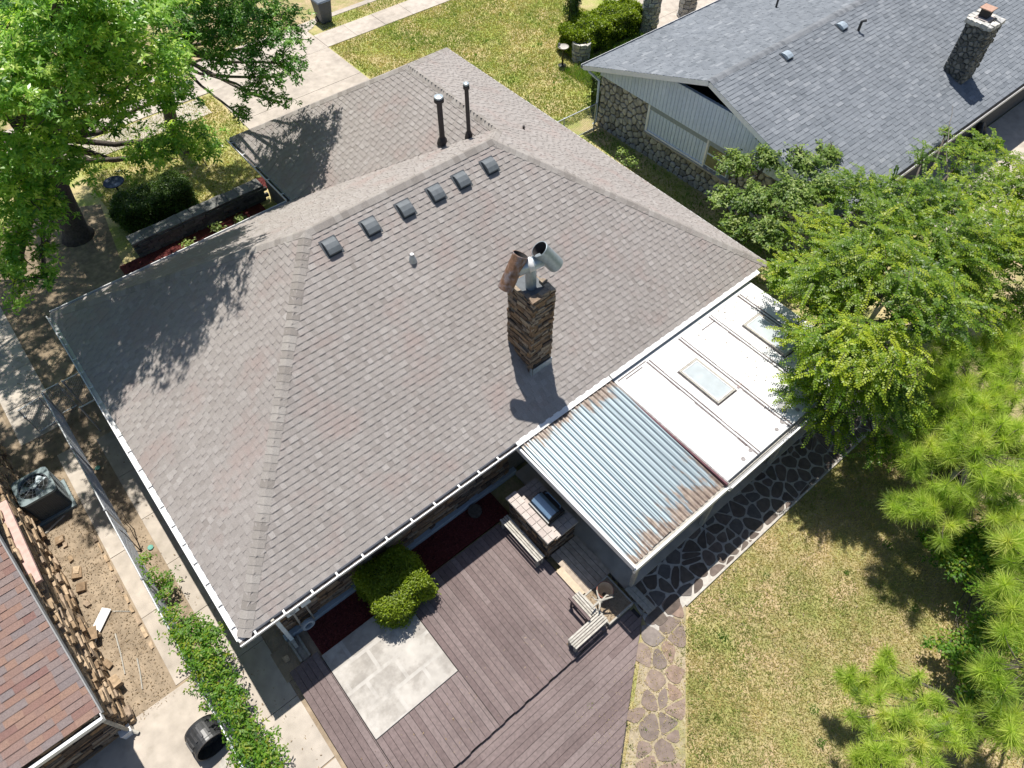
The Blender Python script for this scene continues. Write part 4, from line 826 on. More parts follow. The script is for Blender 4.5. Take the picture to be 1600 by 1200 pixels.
# pines
def pine(name, label, base, top, lobes, sd, group=None, dens=48, nl=.32, pal=0):
    rg = np.random.default_rng(sd); t = thing(name, label, 'tree', (base[0],base[1],0), group); b = MB()
    b.tube([(base[0],base[1],-.1), ((base[0]+top[0])/2,(base[1]+top[1])/2,top[2]*.5), top], [.14,.10,.05], 9)
    V = []; T = []
    for (x, y, z, r) in lobes:
        zc = min(top[2]*.92, max(.5, z-.5)); f = Vector((base[0]+(top[0]-base[0])*zc/top[2], base[1]+(top[1]-base[1])*zc/top[2], zc)); k = Vector((x,y,z-.1)); P = limb(b, f, k, .05, .018, .2, 6, 6)
        for i in range(max(4, int(dens*r**1.5)+2)):
            d = Vector((rg.normal(), rg.normal(), rg.normal()*.6+.35)); d.normalize(); c = k+Vector((d.x*r,d.y*r,d.z*r*.7))*rg.uniform(.35,1.3)
            b.tube([P[rg.integers(3,7)], (k*.4+c*.6)-Vector((0,0,.05)), c], [.013,.009,.006], 4, .7)
            axis = (d*.7+Vector((0,0,.5))).normalized(); m_ = 230
            q = rg.normal(size=(m_,3))*.75+np.array(axis[:])*.5; q /= np.linalg.norm(q,axis=1,keepdims=True)
            back = rg.uniform(0,.22,m_); o = np.array(c[:])-np.array(axis[:])*back[:,None]; ln = nl*rg.uniform(.45,1.1,m_)
            sd_ = np.cross(q, rg.normal(size=(m_,3))); sd_ /= np.linalg.norm(sd_,axis=1,keepdims=True); w_ = .0042
            tip = o+q*ln[:,None]; tip[:,2] -= .10*ln*(1-np.abs(q[:,2]))
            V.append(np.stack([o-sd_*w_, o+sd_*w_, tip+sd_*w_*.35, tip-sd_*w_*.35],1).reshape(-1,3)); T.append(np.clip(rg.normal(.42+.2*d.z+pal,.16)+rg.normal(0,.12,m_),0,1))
    b.build('trunk', MT['bark'], t, smooth=True); np_mesh('crown', np.concatenate(V), 4, np.concatenate(T), MT['needle'], t, 'stuff'); return t
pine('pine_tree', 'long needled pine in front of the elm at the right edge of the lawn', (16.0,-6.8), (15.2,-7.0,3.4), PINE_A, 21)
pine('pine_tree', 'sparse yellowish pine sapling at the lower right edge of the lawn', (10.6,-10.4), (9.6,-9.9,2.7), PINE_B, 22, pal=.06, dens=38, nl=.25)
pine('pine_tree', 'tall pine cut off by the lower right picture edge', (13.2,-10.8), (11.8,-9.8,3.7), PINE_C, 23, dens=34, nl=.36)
broad_tree('undergrowth_shrub', 'leafy green shrub growing under the pines', (13.6,-8.9), (13.6,-8.9,.3), SHRUB, 'vinel', .04, 900, 6, .085, .045, 25, None, .3, twigs=2)
# vine along the chain link fence
rg = np.random.default_rng(31)
t = thing('fence_vine', 'leafy green vine climbing the chain link fence beside the near corner of the roof', 'vine', (-1.3,1,0))
b = MB()
for (x, y, z, r) in VINE: limb(b, (-1.25+U(-.1,.1), y+U(-.2,.2), 0), (x,y,z), .018, .006, .12, 5, 5)
for (dx, dy) in ((.1,0),(.25,.2),(-.1,.3)): limb(b, (-1.2,4.6,0), (-1.2+dx,4.9+dy,1.25), .014, .004, .1, 5, 5)
b.build('stem', MT['bark'], t, smooth=True)
c, nn, ax, tn = rosettes(VINE, 760, 7, .08, .035, rg, .3, .8)
leaf_mesh('foliage', c, nn, .085*rg.uniform(.6,1.2,len(c)), .036*rg.uniform(.7,1.2,len(c)), tn, 'vinel', t, rg, ang=ax, kind='stuff')

# clipped hedges: leaves spread through the skin of a rounded block
def hedge(name, label, x0, x1, y0, y1, z0, z1, n, mt, sd, L=.05, W=.03, cat='hedge', lump=.065):
    rg = np.random.default_rng(sd); t = thing(name, label, cat, ((x0+x1)/2,(y0+y1)/2,0))
    c = np.array([(x0+x1)/2,(y0+y1)/2,(z0+z1)/2]); h = np.array([(x1-x0)/2,(y1-y0)/2,(z1-z0)/2])
    q = rg.uniform(-1,1,(n,3)); f = rg.integers(0,6,n)
    for i in range(6):
        s = f == i
        if i < 5: q[s, (0,0,1,1,2)[i]] = (1,-1,1,-1,1)[i]
        else: q[s,2] = 1
    d = np.sign(q)*np.abs(q)**5; d /= np.linalg.norm(d,axis=1,keepdims=True)
    e = np.abs(q)**7; q2 = q/(e.sum(1,keepdims=True)**(1/7)); q2 *= np.maximum(1, np.abs(q).max(1,keepdims=True))
    g = lump*(np.sin(q2[:,0]*h[0]*7+sd)*np.sin(q2[:,1]*h[1]*8+1)+np.sin(q2[:,2]*h[2]*9+q2[:,0]*h[0]*4))
    p_ = c+q2*h+d*(g+rg.normal(0,.02,n)-np.abs(rg.normal(0,.05,n))+np.where(rg.random(n)<.06, rg.uniform(.02,.10,n), 0))[:,None]; p_ = p_[p_[:,2] > z0]; d = d[:len(p_)] if len(d) != len(p_) else d
    m_ = len(p_); b = MB()
    for i in range(9): limb(b, (U(x0+.1,x1-.1),U(y0+.1,y1-.1),0), (U(x0+.1,x1-.1),U(y0+.1,y1-.1),z1-.12), .02, .006, .08, 3, 5)
    b.build('stem', MT['bark'], t)
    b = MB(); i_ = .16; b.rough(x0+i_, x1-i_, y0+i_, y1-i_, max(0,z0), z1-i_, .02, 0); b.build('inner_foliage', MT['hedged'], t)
    nn = d[:m_]+np.array([0,0,.35])+rg.normal(0,.45,(m_,3))
    leaf_mesh('foliage', p_, nn, L*rg.uniform(.6,1.3,m_), W*rg.uniform(.7,1.2,m_), .5+rg.normal(0,.2,m_)+.8*g[:m_], mt, t, rg, kind='stuff'); return t
hedge('clipped_hedge', 'bright green clipped box hedge between the mulch bed and the concrete slab', 2.42, 3.74, -1.0, .34, 0, 1.12, 24000, 'hedgel', 41, .055, .034)
hedge('clipped_hedge', 'dark green clipped hedge behind the front garden wall under the oak', 3.0, 5.6, 15.75, 17.0, 0, .95, 14000, 'hedged', 42, .07, .045)
hedge('clipped_hedge', 'wide bright hedge beside the stone pillars of the grey roofed house', 22.5, 26.7, 14.2, 15.7, 0, 1.2, 16000, 'hedgel', 43, .10, .06, lump=.1)
hedge('conifer_shrub', 'small upright conifer standing behind the wide hedge', 23.3, 23.9, 15.6, 16.2, 0, 2.0, 3000, 'hedged', 44, .09, .05, 'shrub', .08)
hedge('wall_shrub', 'narrow dark shrub at the corner of the grey roofed house', 20.2, 21.0, 10.75, 11.4, 0, 1.6, 2200, 'hedged', 45, .08, .05, 'shrub', .1)
# ------------------------------------------------------------------ chain link fence with gates
fen = thing('chain_link_fence', 'long galvanised chain link fence running along the dirt strip left of the house', 'fence', (-1.4,5,0))
def wires(b, P, Q, h, pitch=.075, r=.0028, z0=.06):
    P = Vector(P); Q = Vector(Q); L = (Q-P).length; d = (Q-P)/L; side = d.cross(Vector((0,0,1)))*r
    x = -h
    while x < L:
        for s in (1, -1):
            xa, za, xb, zb = (x, z0, x+h, z0+h) if s > 0 else (x+h, z0, x, z0+h)
            # clip to 0..L
            def cl(xa, za, xb, zb):
                if xa == xb: return None
                pts = []
                for (u, z) in ((xa,za),(xb,zb)):
                    uc = min(max(u,0),L); zc = za+(zb-za)*(uc-xa)/(xb-xa); pts.append((uc,zc))
                return pts if abs(pts[0][0]-pts[1][0]) > .01 else None
            c = cl(xa,za,xb,zb)
            if c:
                A = P+d*c[0][0]+Vector((0,0,c[0][1])); B = P+d*c[1][0]+Vector((0,0,c[1][1])); n = Vector((0,0,r*1.4))+d*r*(-s)*.7
                b.add([A-side, A+side, B+side, B-side, A-n, A+n, B+n, B-n], [(0,1,2,3),(4,5,6,7)], .6)
        x += pitch
FX, FH = -1.27, 1.10
ys = [9.8, 7.6, 5.4, 3.2, 1.0, -1.2, -3.4]
for y in ys: MB().tube([(FX,y,-.05),(FX,y,FH+.05)], .024, 10).lathe((FX,y,FH+.05), [(.03,0),(.03,.02),(.001,.045)], 10).build('post', MT['cfence'], fen)
for a, c in zip(ys[:-1], ys[1:]):
    MB().tube([(FX,a-.02,FH+.02),(FX,c+.02,FH+.02)], .019, 10).build('top_rail', MT['cfence'], fen)
    b = MB(); wires(b, (FX,a,0), (FX,c,0), FH-.08); b.build('mesh', MT['cfence'], fen)
def gate(label, P, Q, h=1.1):
    g = thing('chain_link_gate', label, 'gate', P, 'chain link gates'); P = Vector(P); Q = Vector(Q); z = Vector((0,0,1))
    MB().tube([P, P+z*h, Q+z*h, Q+z*.06, P+z*.06], .018, 8).build('frame', MT['cfence'], g)
    b = MB(); wires(b, P, Q, h-.08); b.build('mesh', MT['cfence'], g)
    b = MB(); b.obox(Q+z*h*.7, (.03,0,0), (0,.03,0), (0,0,.04)); b.build('latch', MT['cfence'], g)
gate('half open chain link gate at the far end of the fence', (-1.27,9.95,0), (-.85,9.95,0))
gate('chain link gate panel swung out left of the fence end', (-1.40,9.8,0), (-1.95,9.72,0))
fe2 = thing('chain_link_fence', 'short chain link return fence meeting the house wall at the left eave', 'fence', (-.2,11,0))
for x, y in ((-.72,9.9),(.3,9.93),(-.66,8.74),(.35,8.77)): MB().tube([(x,y,-.05),(x,y,1.16)], .024, 10).build('post', MT['cfence'], fe2)
for a, c in (((-.72,9.9,1.13),(.3,9.93,1.13)), ((-.66,8.74,1.13),(.35,8.77,1.13))): MB().tube([a,c], .019, 8).build('top_rail', MT['cfence'], fe2)
b = MB(); wires(b, (-.72,9.9,0), (.3,9.93,0), 1.05); b.build('mesh', MT['cfence'], fe2)
fe3 = thing('chain_link_fence', 'short chain link fence between the two houses by the white downspout', 'fence', (18.5,10,0))
for x, y in ((17.9,10.2),(19.5,10.15)): MB().tube([(x,y,-.05),(x,y,1.2)], .03, 10).build('post', MT['cfence'], fe3)
MB().tube([(16.2,10.25,1.17),(19.6,10.15,1.17)], .022, 8).build('top_rail', MT['cfence'], fe3); MB().tube([(16.2,10.25,.12),(19.6,10.15,.12)], .018, 8).build('bottom_rail', MT['cfence'], fe3)
b = MB(); wires(b, (16.2,10.25,0), (19.6,10.15,0), 1.1); b.build('mesh', MT['cfence'], fe3)

# ------------------------------------------------------------------ things in the side yard
ac = thing('air_conditioner', 'dark outdoor air conditioning unit with a round fan on a plastic pad', 'air conditioner', (-2.42,7.3,0))
b = MB(); b.box(-2.93, -1.95, 6.84, 7.8, .0, .09, 1); b.build('pad', MT['acmetal'], ac, bevel=.012)
X0, Y0, HW = -2.42, 7.33, .43
def rrect(hw_, r, n=5):
    o = []
    for cx, cy, a0 in ((hw_-r,hw_-r,0),(-hw_+r,hw_-r,90),(-hw_+r,-hw_+r,180),(hw_-r,-hw_+r,270)):
        for i in range(n+1): a = math.radians(a0+90*i/n); o.append((X0+cx+r*math.cos(a), Y0+cy+r*math.sin(a)))
    return o
MB().prism(rrect(HW-.02,.10), .09, .86, 0).build('coil_body', MT['acmetal'], ac)
for i in range(13):
    z = .14+i*.054; q = rrect(HW-.012,.10); b = MB(); b.prism(q, z, z+.012, .25); b.build('louvre', MT['acmetal'], ac)
ou = rrect(HW,.13,6); ni = len(ou); inn = [(X0+(.36)*math.cos(math.radians(-1+a*360/ni)), Y0+(.36)*math.sin(math.radians(-1+a*360/ni))) for a in range(ni)]
b = MB(); b.add([(x,y,.93) for x,y in ou]+[(x,y,.95) for x,y in inn]+[(x,y,.86) for x,y in ou]+[(x,y,.80) for x,y in inn], [(i,(i+1)%ni,ni+(i+1)%ni,ni+i) for i in range(ni)]+[(2*ni+i,2*ni+(i+1)%ni,(i+1)%ni,i) for i in range(ni)]+[(ni+i,ni+(i+1)%ni,3*ni+(i+1)%ni,3*ni+i) for i in range(ni)], 1); b.build('top_cover', MT['acmetal'], ac)
MB().lathe((X0,Y0,.863), [(.001,0),(.36,0)], 24, 0).build('fan_well', MT['black'], ac)
for k in range(3):
    a = math.radians(120*k+20); b = MB(); c, s = math.cos(a), math.sin(a); c2, s2 = math.cos(a+.75), math.sin(a+.75)
    b.add([(X0+.07*c,Y0+.07*s,.875),(X0+.335*c,Y0+.335*s,.872),(X0+.335*c2,Y0+.335*s2,.90),(X0+.07*c2,Y0+.07*s2,.895)], [(0,1,2,3)]); b.build('fan_blade', MT['galv'], ac)
MB().lathe((X0,Y0,.90), [(.085,0),(.085,.035),(.001,.045)], 16, .8).build('fan_hub', MT['galv'], ac)
b = MB()
for r in (.16,.25,.34): b.tube([(X0+r*math.cos(2*math.pi*i/28),Y0+r*math.sin(2*math.pi*i/28),.955) for i in range(29)], .003, 4, .8)
for k in range(10): a = k*math.pi/5; b.tube([(X0+.06*math.cos(a),Y0+.06*math.sin(a),.96),(X0+.37*math.cos(a),Y0+.37*math.sin(a),.95)], .0035, 4, .8)
b.build('guard', MT['cfence'], ac)
b = MB(); b.obox((-2.66,3.47,.065), (.29,.26,.0), (-.075,.085,0), (0,0,.012)); tag(b.build('white_board', MT['white'], bevel=.004), 'white rectangular board lying on the dry dirt', 'board')
b = MB(); b.lathe((-3.0,3.22,.01), [(.06,0),(.055,.012),(.001,.014)], 12); tag(b.build('round_stone', MT['mortar_l']), 'small round pale stone beside the white board', 'stone')
for (P, Q, r, lb) in (((-2.45,3.05,.03),(-2.62,2.05,.03),.018,'thin weathered stick lying on the dirt right of the white board'), ((-2.28,2.2,.03),(-2.45,1.5,.03),.017,'second thin stick lying nearest the concrete pad'), ((-2.3,3.6,.02),(-1.93,3.28,.02),.014,'dark stick between the white board and the side walk'), ((-2.95,6.55,.03),(-2.3,6.78,.03),.03,'weathered board leaning in front of the air conditioner')):
    b = MB(); m_ = Vector(P).lerp(Vector(Q),.5)+Vector((U(-.02,.02),U(-.02,.02),0)); b.tube([P,m_,Q], [r,r*.9,r*.7], 6); tag(b.build('stick', MT['wood_w']), lb, 'stick')
y = 6.1; k = 0
edg = thing('brick_edging', 'row of pale broken edging stones between the dirt and the side walk', 'edging', (-1.93,4,0))
while y > 2.3:
    L = U(.14,.32); MB().rough(-1.965+U(-.02,.02), -1.90+U(-.01,.02), y-L, y-.02, 0, .05, .012, U(.4,1)).build('edging_stone', MT['stone_t'], edg); y -= L+U(0,.12)
t = thing('utility_box', 'small white box standing at the corner of the red roofed house', 'box', (-3.0,.85,0))
b = MB(); b.box(-3.12, -2.90, .76, .92, .0, .24); b.build('body', MT['white'], t, bevel=.012); MB().box(-3.13, -2.89, .75, .93, .241, .262).build('lid', MT['white'], t, bevel=.006)
# black ribbed barrel on its side against the fence
tb = thing('black_barrel', 'black ribbed plastic barrel lying on its side against the fence under the vine', 'barrel', (-1.62,-.55,0))
axd = Vector((.80,-.45,.25)).normalized(); axd = Vector((.12,-.99,.10)).normalized(); c0 = Vector((-1.72,-.40,.36))
b = MB(); b.lathe(c0, [(.30,-.27),(.34,-.25),(.355,-.20),(.345,-.18),(.36,0),(.345,.18),(.355,.20),(.35,.25),(.33,.26),(.32,.05),(.001,.04)], 30, .4, axd); b.build('shell', MT['black'], tb, smooth=False)
b = MB(); b.lathe(c0, [(.001,-.275),(.30,-.27)], 30, .5, axd); b.build('bottom', MT['black'], tb)
a1 = axd.cross(Vector((0,0,1))).normalized(); b1 = axd.cross(a1)
for i in range(16):
    g = 2*math.pi*i/16; d = a1*math.cos(g)+b1*math.sin(g); tn_ = axd.cross(d); MB().obox(c0+d*.362-axd*.0, axd*.13, tn_*.02, d*.012, 1).build('rib', MT['black'], tb)
MB().lathe(c0, [(.335,.245),(.365,.25),(.365,.275),(.335,.275)], 30, .8, axd).build('rim', MT['black'], tb)
b = MB(); b.obox((-1.75,-1.0,.03), (.10,.08,0), (-.05,.06,0), (0,0,.025)); tag(b.build('wood_offcut', MT['wood_w'], bevel=.005), 'short pale offcut of wood on the ground below the barrel', 'wood')
# ------------------------------------------------------------------ street side things
ct = thing('trash_cart', 'grey wheeled trash cart on the grass verge by the driveway', 'trash cart', (15.85,24.45,0))
def frust(x, y, z0, z1, a0, b0, a1_, b1_, t=.3): return [(x-a0,y-b0,z0),(x+a0,y-b0,z0),(x+a0,y+b0,z0),(x-a0,y+b0,z0),(x-a1_,y-b1_,z1),(x+a1_,y-b1_,z1),(x+a1_,y+b1_,z1),(x-a1_,y+b1_,z1)]
MB().add(frust(15.85,24.45,.05,1.0,.25,.27,.34,.36), BOX, .3).build('body', MT['cartg'], ct, bevel=.02)
MB().add(frust(15.85,24.45,1.003,1.07,.37,.40,.33,.35), BOX, 1).build('lid', MT['cartg'], ct, bevel=.015)
MB().tube([(15.62,24.06,1.0),(15.62,24.0,1.03),(16.08,24.0,1.03),(16.08,24.06,1.0)], .015, 8).build('handle', MT['cartg'], ct)
for x in (15.57,16.13): MB().lathe((x-.03,24.68,.12), [(.001,0),(.12,0),(.12,.06),(.001,.06)], 18, 0, (1,0,0)).build('wheel', MT['black'], ct)
def birdbath(label, x, y, h, r, mbowl, mst, bird=False):
    t = thing('bird_bath', label, 'bird bath', (x,y,0)); 
    MB().lathe((x,y,0), [(.001,0),(r*.75,0),(r*.75,.03),(.04,.06),(.03,h-.08),(.06,h-.03)], 20, 0).build('stand', MT[mst], t, smooth=False)
    MB().lathe((x,y,h), [(.05,-.05),(r*.75,-.02),(r,.05),(r*.95,.06),(r*.85,.045)], 28, 0).build('bowl', MT[mbowl], t, smooth=True)
    MB().lathe((x,y,h), [(r*.86,.045),(r*.6,.0),(.001,-.015)], 28, 1).build('basin', MT[mbowl], t, smooth=True)
    if bird: MB().lathe((x-r*.6,y+r*.5,h+.06), [(.001,0),(.05,.03),(.06,.08),(.03,.12),(.001,.16)], 10, .2, (.3,.2,1)).build('ornament', MT['stone_d'], t)
birdbath('blue glazed bird bath standing in the shade left of the dark hedge', 3.65, 18.2, .55, .36, 'bluebowl', 'bark')
birdbath('pale bird bath on a thin stand in the sunny front lawn', 21.8, 14.5, .8, .24, 'wood_w', 'black', True)
# front garden wall and bed
wl = thing('garden_wall', 'low dark stone garden wall along the shaded front bed', 'wall', (5.5,14.9,0))
MB().box(2.9, 7.6, 14.68, 15.12, 0, .52).build('core', MT['mortar'], wl)
for i in range(11):
    x0 = 2.88+i*.432; MB().rough(x0, x0+.42, 14.64, 15.16, .523, .60, .012, U(0,1)).build('coping_stone', MT['stone_d'], wl)
for i in range(12):
    for j in range(4): x0 = 2.9+i*.39+(j % 2)*.15; MB().rough(x0, x0+.37, 14.60, 14.69, .02+j*.125, .135+j*.125, .012, U(0,1)).build('stone', MT['stone_d'], wl)
plate('front_bed', rect(2.2, 7.3, 11.4, 14.65), .03, 'mulch'); plate('front_bed', rect(5.8, 8.6, 15.2, 15.9), .03, 'mulch')
chips('mulch_chips', 2.3, 7.2, 11.5, 14.6, .035, 2500, 'mulch', .09, 'red mulch in the shaded bed behind the front garden wall', 'mulch')
chips('mulch_chips', 5.8, 8.5, 15.2, 15.9, .035, 900, 'mulch', .09, 'red mulch strip in front of the garden wall', 'mulch')
rg = np.random.default_rng(55)
for i, (x, y, lb) in enumerate(((4.35,13.9,'grey leaved plant in the mulch right by the eave'), (5.45,14.1,'tan dried plant in the mulch near the eave'), (6.3,14.0,'small green plant in the mulch closest to the garage wing'))):
    t = thing('bed_plant', lb, 'plant', (x,y,0)); c, nn, ax, tn = rosettes([(x,y,.22,.2)], 900, 4, .1, .05, rg, .3)
    leaf_mesh('foliage', c, nn, np.full(len(c),.12), np.full(len(c),.06), tn+.3, 'bushl', t, rg, ang=ax, kind='stuff'); MB().tube([(x,y,0),(x,y,.2)], .01, 5).build('stem', MT['bark'], t)
rg = np.random.default_rng(56)
t = thing('rose_bush', 'small pale rose bush against the stone wall of the grey roofed house', 'plant', (18.7,7.6,0))
c, nn, ax, tn = rosettes([(18.7,7.9,.55,.3),(18.75,7.3,.45,.3),(18.6,7.6,.3,.25)], 420, 4, .08, .05, rg, .3); leaf_mesh('foliage', c, nn, np.full(len(c),.08), np.full(len(c),.05), tn, 'bushl', t, rg, ang=ax, kind='stuff')
MB().tube([(18.7,7.6,0),(18.7,7.9,.5)], .012, 5).build('stem', MT['bark'], t)

# ------------------------------------------------------------------ grey roofed neighbour house
NS, NX, NY0, NY1, NRY = .337, 19.4, -.15, 10.92, 5.385
NL = 24.0; nz_ = 2.4; nh = NS*(NRY-NY0); nq = math.sqrt(1+NS*NS)
nb = thing('house', 'neighbour house with a blue grey shingle gable roof and field stone wall', 'house', (30,5,0))
MB().box(19.95, NX+NL-.4, .35, 10.4, -.1, 2.38).build('wall', MT['mortar'], nb)
nwall = nb.children[0] if nb.children else None
gw = [o for o in bpy.data.objects if o.parent == nb][0]
# field stones on the gable wall
def field_stones(X, y0, y1, z0, z1, cell, parent, limit, mt, flip=-1, skip=None):
    lst = []
    for pl_ in voronoi(y0, y1, z0, z1, cell, .45, None, .8):
        cx = sum(q[0] for q in pl_)/len(pl_); cz = sum(q[1] for q in pl_)/len(pl_)
        if skip and skip(cx, cz): continue
        q = shrink(pl_, .018)
        if not q: continue
        d = U(.03,.08); k = len(q); q2 = [(cx+(a-cx)*.8, cz+(c-cz)*.8) for a, c in q]
        vv = [(X,a,c) for a,c in q]+[(X+flip*d*.6,cx+(a-cx)*.95,cz+(c-cz)*.95) for a,c in q]+[(X+flip*d,a,c) for a,c in q2]
        ff = [(i,(i+1)%k,k+(i+1)%k,k+i) for i in range(k)]+[(k+i,k+(i+1)%k,2*k+(i+1)%k,2*k+i) for i in range(k)]+[tuple(range(2*k,3*k))]
        if flip < 0: ff = [tuple(reversed(f)) for f in ff]
        lst.append((vv, ff, U(0,1)))
    pieces(lst, 'stone', MT[mt], parent, limit, 'stone_facing')
field_stones(19.95, .4, 10.4, -.05, 2.2, .26, gw, 280, 'stone_g', -1, lambda y, z: (4.0 < y < 7.9 and z > 1.0))
# siding boards in the gable and in the window bay
sid = MB().box(19.93, 20.1, .4, 10.4, 2.14, 2.2).build('gable_siding', MT['bluegrey'], nb)
y = .45
while y < 10.35:
    y1 = y+.155; top = nz_-.03+NS*min(y-NY0, NY1-y1)-.02
    top = min(top, 3.46)
    if top > 2.25: MB().box(19.80, 19.925, y+.012, y1, 2.13, top-.05, U(0,1)).build('board', MT['siding'], sid)
    y = y1
bay = MB().box(19.925, 19.95, 4.05, 7.9, 1.02, 2.12).build('window_bay', MT['bluegrey'], nb); y = 5.18
while y < 7.85: MB().box(19.88, 19.92, y+.01, y+.145, 1.06, 2.11, U(0,1)).build('board', MT['siding'], bay); y += .155
MB().box(19.855, 19.878, 4.05, 7.84, 1.93, 2.12).build('shadow_band', MT['bluegrey'], bay)  # blue grey band painting in the shadow line below the projecting gable siding
for ya_ in (7.84, 5.10): MB().box(19.84, 19.95, ya_, ya_+.07, 1.02, 2.08).build('jamb', MT['trim'], bay)
MB().box(19.84, 19.878, 5.17, 7.84, 1.021, 1.08).build('bottom_rail', MT['trim'], bay)
MB().box(19.80, 19.95, 4.0, 7.95, .95, 1.02).build('sill', MT['mortar_l'], bay)
wn = MB().box(19.885, 19.92, 4.12, 5.12, 1.1, 2.1).build('window', MT['siding'], nb); 
for (a, c) in ((1.14,1.56),(1.63,2.06)): MB().box(19.875, 19.884, 4.17, 5.07, a, c).build('pane', MT['winglass'], wn)
# rakes
for (ya, yb) in ((NY0,NRY),(NY1,NRY)):
    za, zb = nz_, nz_+nh; d = Vector((0,yb-ya,zb-za)); L = d.length; d.normalize(); c = Vector((NX+.015,(ya+yb)/2,(za+zb)/2-.085)); nn = Vector((1,0,0)).cross(d); nn = nn if nn.z > 0 else -nn
    b = MB(); a_ = Vector((.015,0,0)); b_ = d*(L/2-.004)
    if a_.cross(b_).dot(nn) < 0: b_ = -b_
    b.obox(c, a_, b_, nn*.08); b.build('rake_board', MT['trim'], nb)
b = MB(); b.box(NX+.6, NX+NL, NY0+.02, NY1-.02, 2.3, 2.36); b.build('soffit', MT['bluegrey'], nb)
tg = lambda r: min(1, max(0, random.gauss(.42,.2)+(.35 if random.random() < .06 else 0)))
p1, b1_ = shingle_plane((NX,NY0,nz_), (1,0,0), (0,1,NS), [(0,0),(NL,0),(NL,(NRY-NY0)*nq),(0,(NRY-NY0)*nq)], .145, tg, (.18,.36))
p2, b2_ = shingle_plane((NX,NY1,nz_), (1,0,0), (0,-1,NS), [(0,0),(NL,0),(NL,(NY1-NRY)*nq),(0,(NY1-NRY)*nq)], .145, tg, (.18,.36))
rb = MB(); rb.add(b1_, [(0,1,2,3)]); rb.add(b2_, [(0,1,2,3)]); nroof = rb.build('roof', MT['dark'], nb)
pieces(p1, 'shingle', MT['gshingle'], nroof, 290, 'shingle_field'); pieces(p2, 'shingle', MT['gshingle'], nroof, 0, 'shingle_field')
caps((NX+NL,NRY,nz_+nh), (NX,NRY,nz_+nh), (0,-NS,1), (0,NS,1), nroof, .15, .14, mt='gcap') if 'gcap' in MT else None
def edge_gutter(y, sgn, dark):
    g = MB(); g.box(NX, NX+NL, *sorted((y+sgn*.11,y+sgn*.125)), 2.28, 2.40); g.box(NX, NX+NL, *sorted((y+sgn*.005,y+sgn*.11)), 2.275, 2.285); o = g.build('gutter', MT['white'], nb)
    b = MB(); b.box(NX+.01, NX+NL, *sorted((y+sgn*.01,y+sgn*.105)), 2.29, 2.31); b.build('trough', MT['dark'], o)
edge_gutter(NY0, -1, True); edge_gutter(NY1, 1, False)
MB().tube([(19.55,10.85,2.3),(19.6,10.75,2.15),(19.85,10.45,1.85),(19.86,10.42,.15),(19.75,10.42,.05)], .045, 8).build('downspout', MT['siding'], nb)
for (x, y) in ((22.76,4.91),(25.83,4.89)): box_vent((x,y,nz_+NS*(y-NY0)), (0,-NS,1), nb, .9, 'galv')
b = MB(); b.tube([(26.35,4.48,3.9),(26.35,4.48,4.28),(26.42,4.36,4.34)], .05, 10); b.build('plumbing_vent', MT['black'], nb)
b = MB(); b.tube([(26.6,8.0,3.3),(26.6,8.0,3.72)], .04, 10); b.build('plumbing_vent', MT['black'], nb)
nc = MB().box(28.2, 28.95, 1.08, 1.85, 2.5, 4.75).build('chimney', MT['stone_d'], nb)
for (X, fl_, ya, yb) in ((28.2,-1,1.08,1.85),): field_stones(X, ya, yb, 2.8, 4.78, .17, nc, 60, 'stone_d', -1)
lst = []
for pl_ in voronoi(28.17, 28.98, 2.55, 4.78, .17, .45, None, .85):
    q = shrink(pl_, .012)
    if not q: continue
    cx = sum(a for a, c in q)/len(q); cz = sum(c for a, c in q)/len(q); k = len(q); d = U(.04,.09)
    vv = [(a,1.08,c) for a,c in q]+[(cx+(a-cx)*.95,1.08-d*.6,cz+(c-cz)*.95) for a,c in q]+[(cx+(a-cx)*.75,1.08-d,cz+(c-cz)*.75) for a,c in q]
    lst.append((vv, [(i,(i+1)%k,k+(i+1)%k,k+i) for i in range(k)]+[(k+i,k+(i+1)%k,2*k+(i+1)%k,2*k+i) for i in range(k)]+[tuple(range(2*k,3*k))], U(0,1)))
pieces(lst, 'stone', MT['stone_d'], nc, 120, 'stone_facing')
for i in range(16):
    a = i/16*2*math.pi; x = 28.575+max(-.37,min(.37,.5*math.cos(a))); y = 1.465+max(-.38,min(.38,.5*math.sin(a))); MB().rough(x-.1, x+.1, y-.1, y+.1, 4.68, 4.80+U(0,.05), .025, U(.5,1)).build('rim_stone', MT['stone_g'], nc)
MB().box(28.35, 28.85, 1.3, 1.75, 4.7, 4.83).build('mortar_cap', MT['tilec'], nc)
MB().box(28.5, 28.8, 1.42, 1.72, 4.835, 5.08).build('flue_liner', MT['dark'], nc); MB().box(28.44, 28.86, 1.36, 1.78, 5.083, 5.12).build('flue_cap', MT['clay'], nc, bevel=.01)
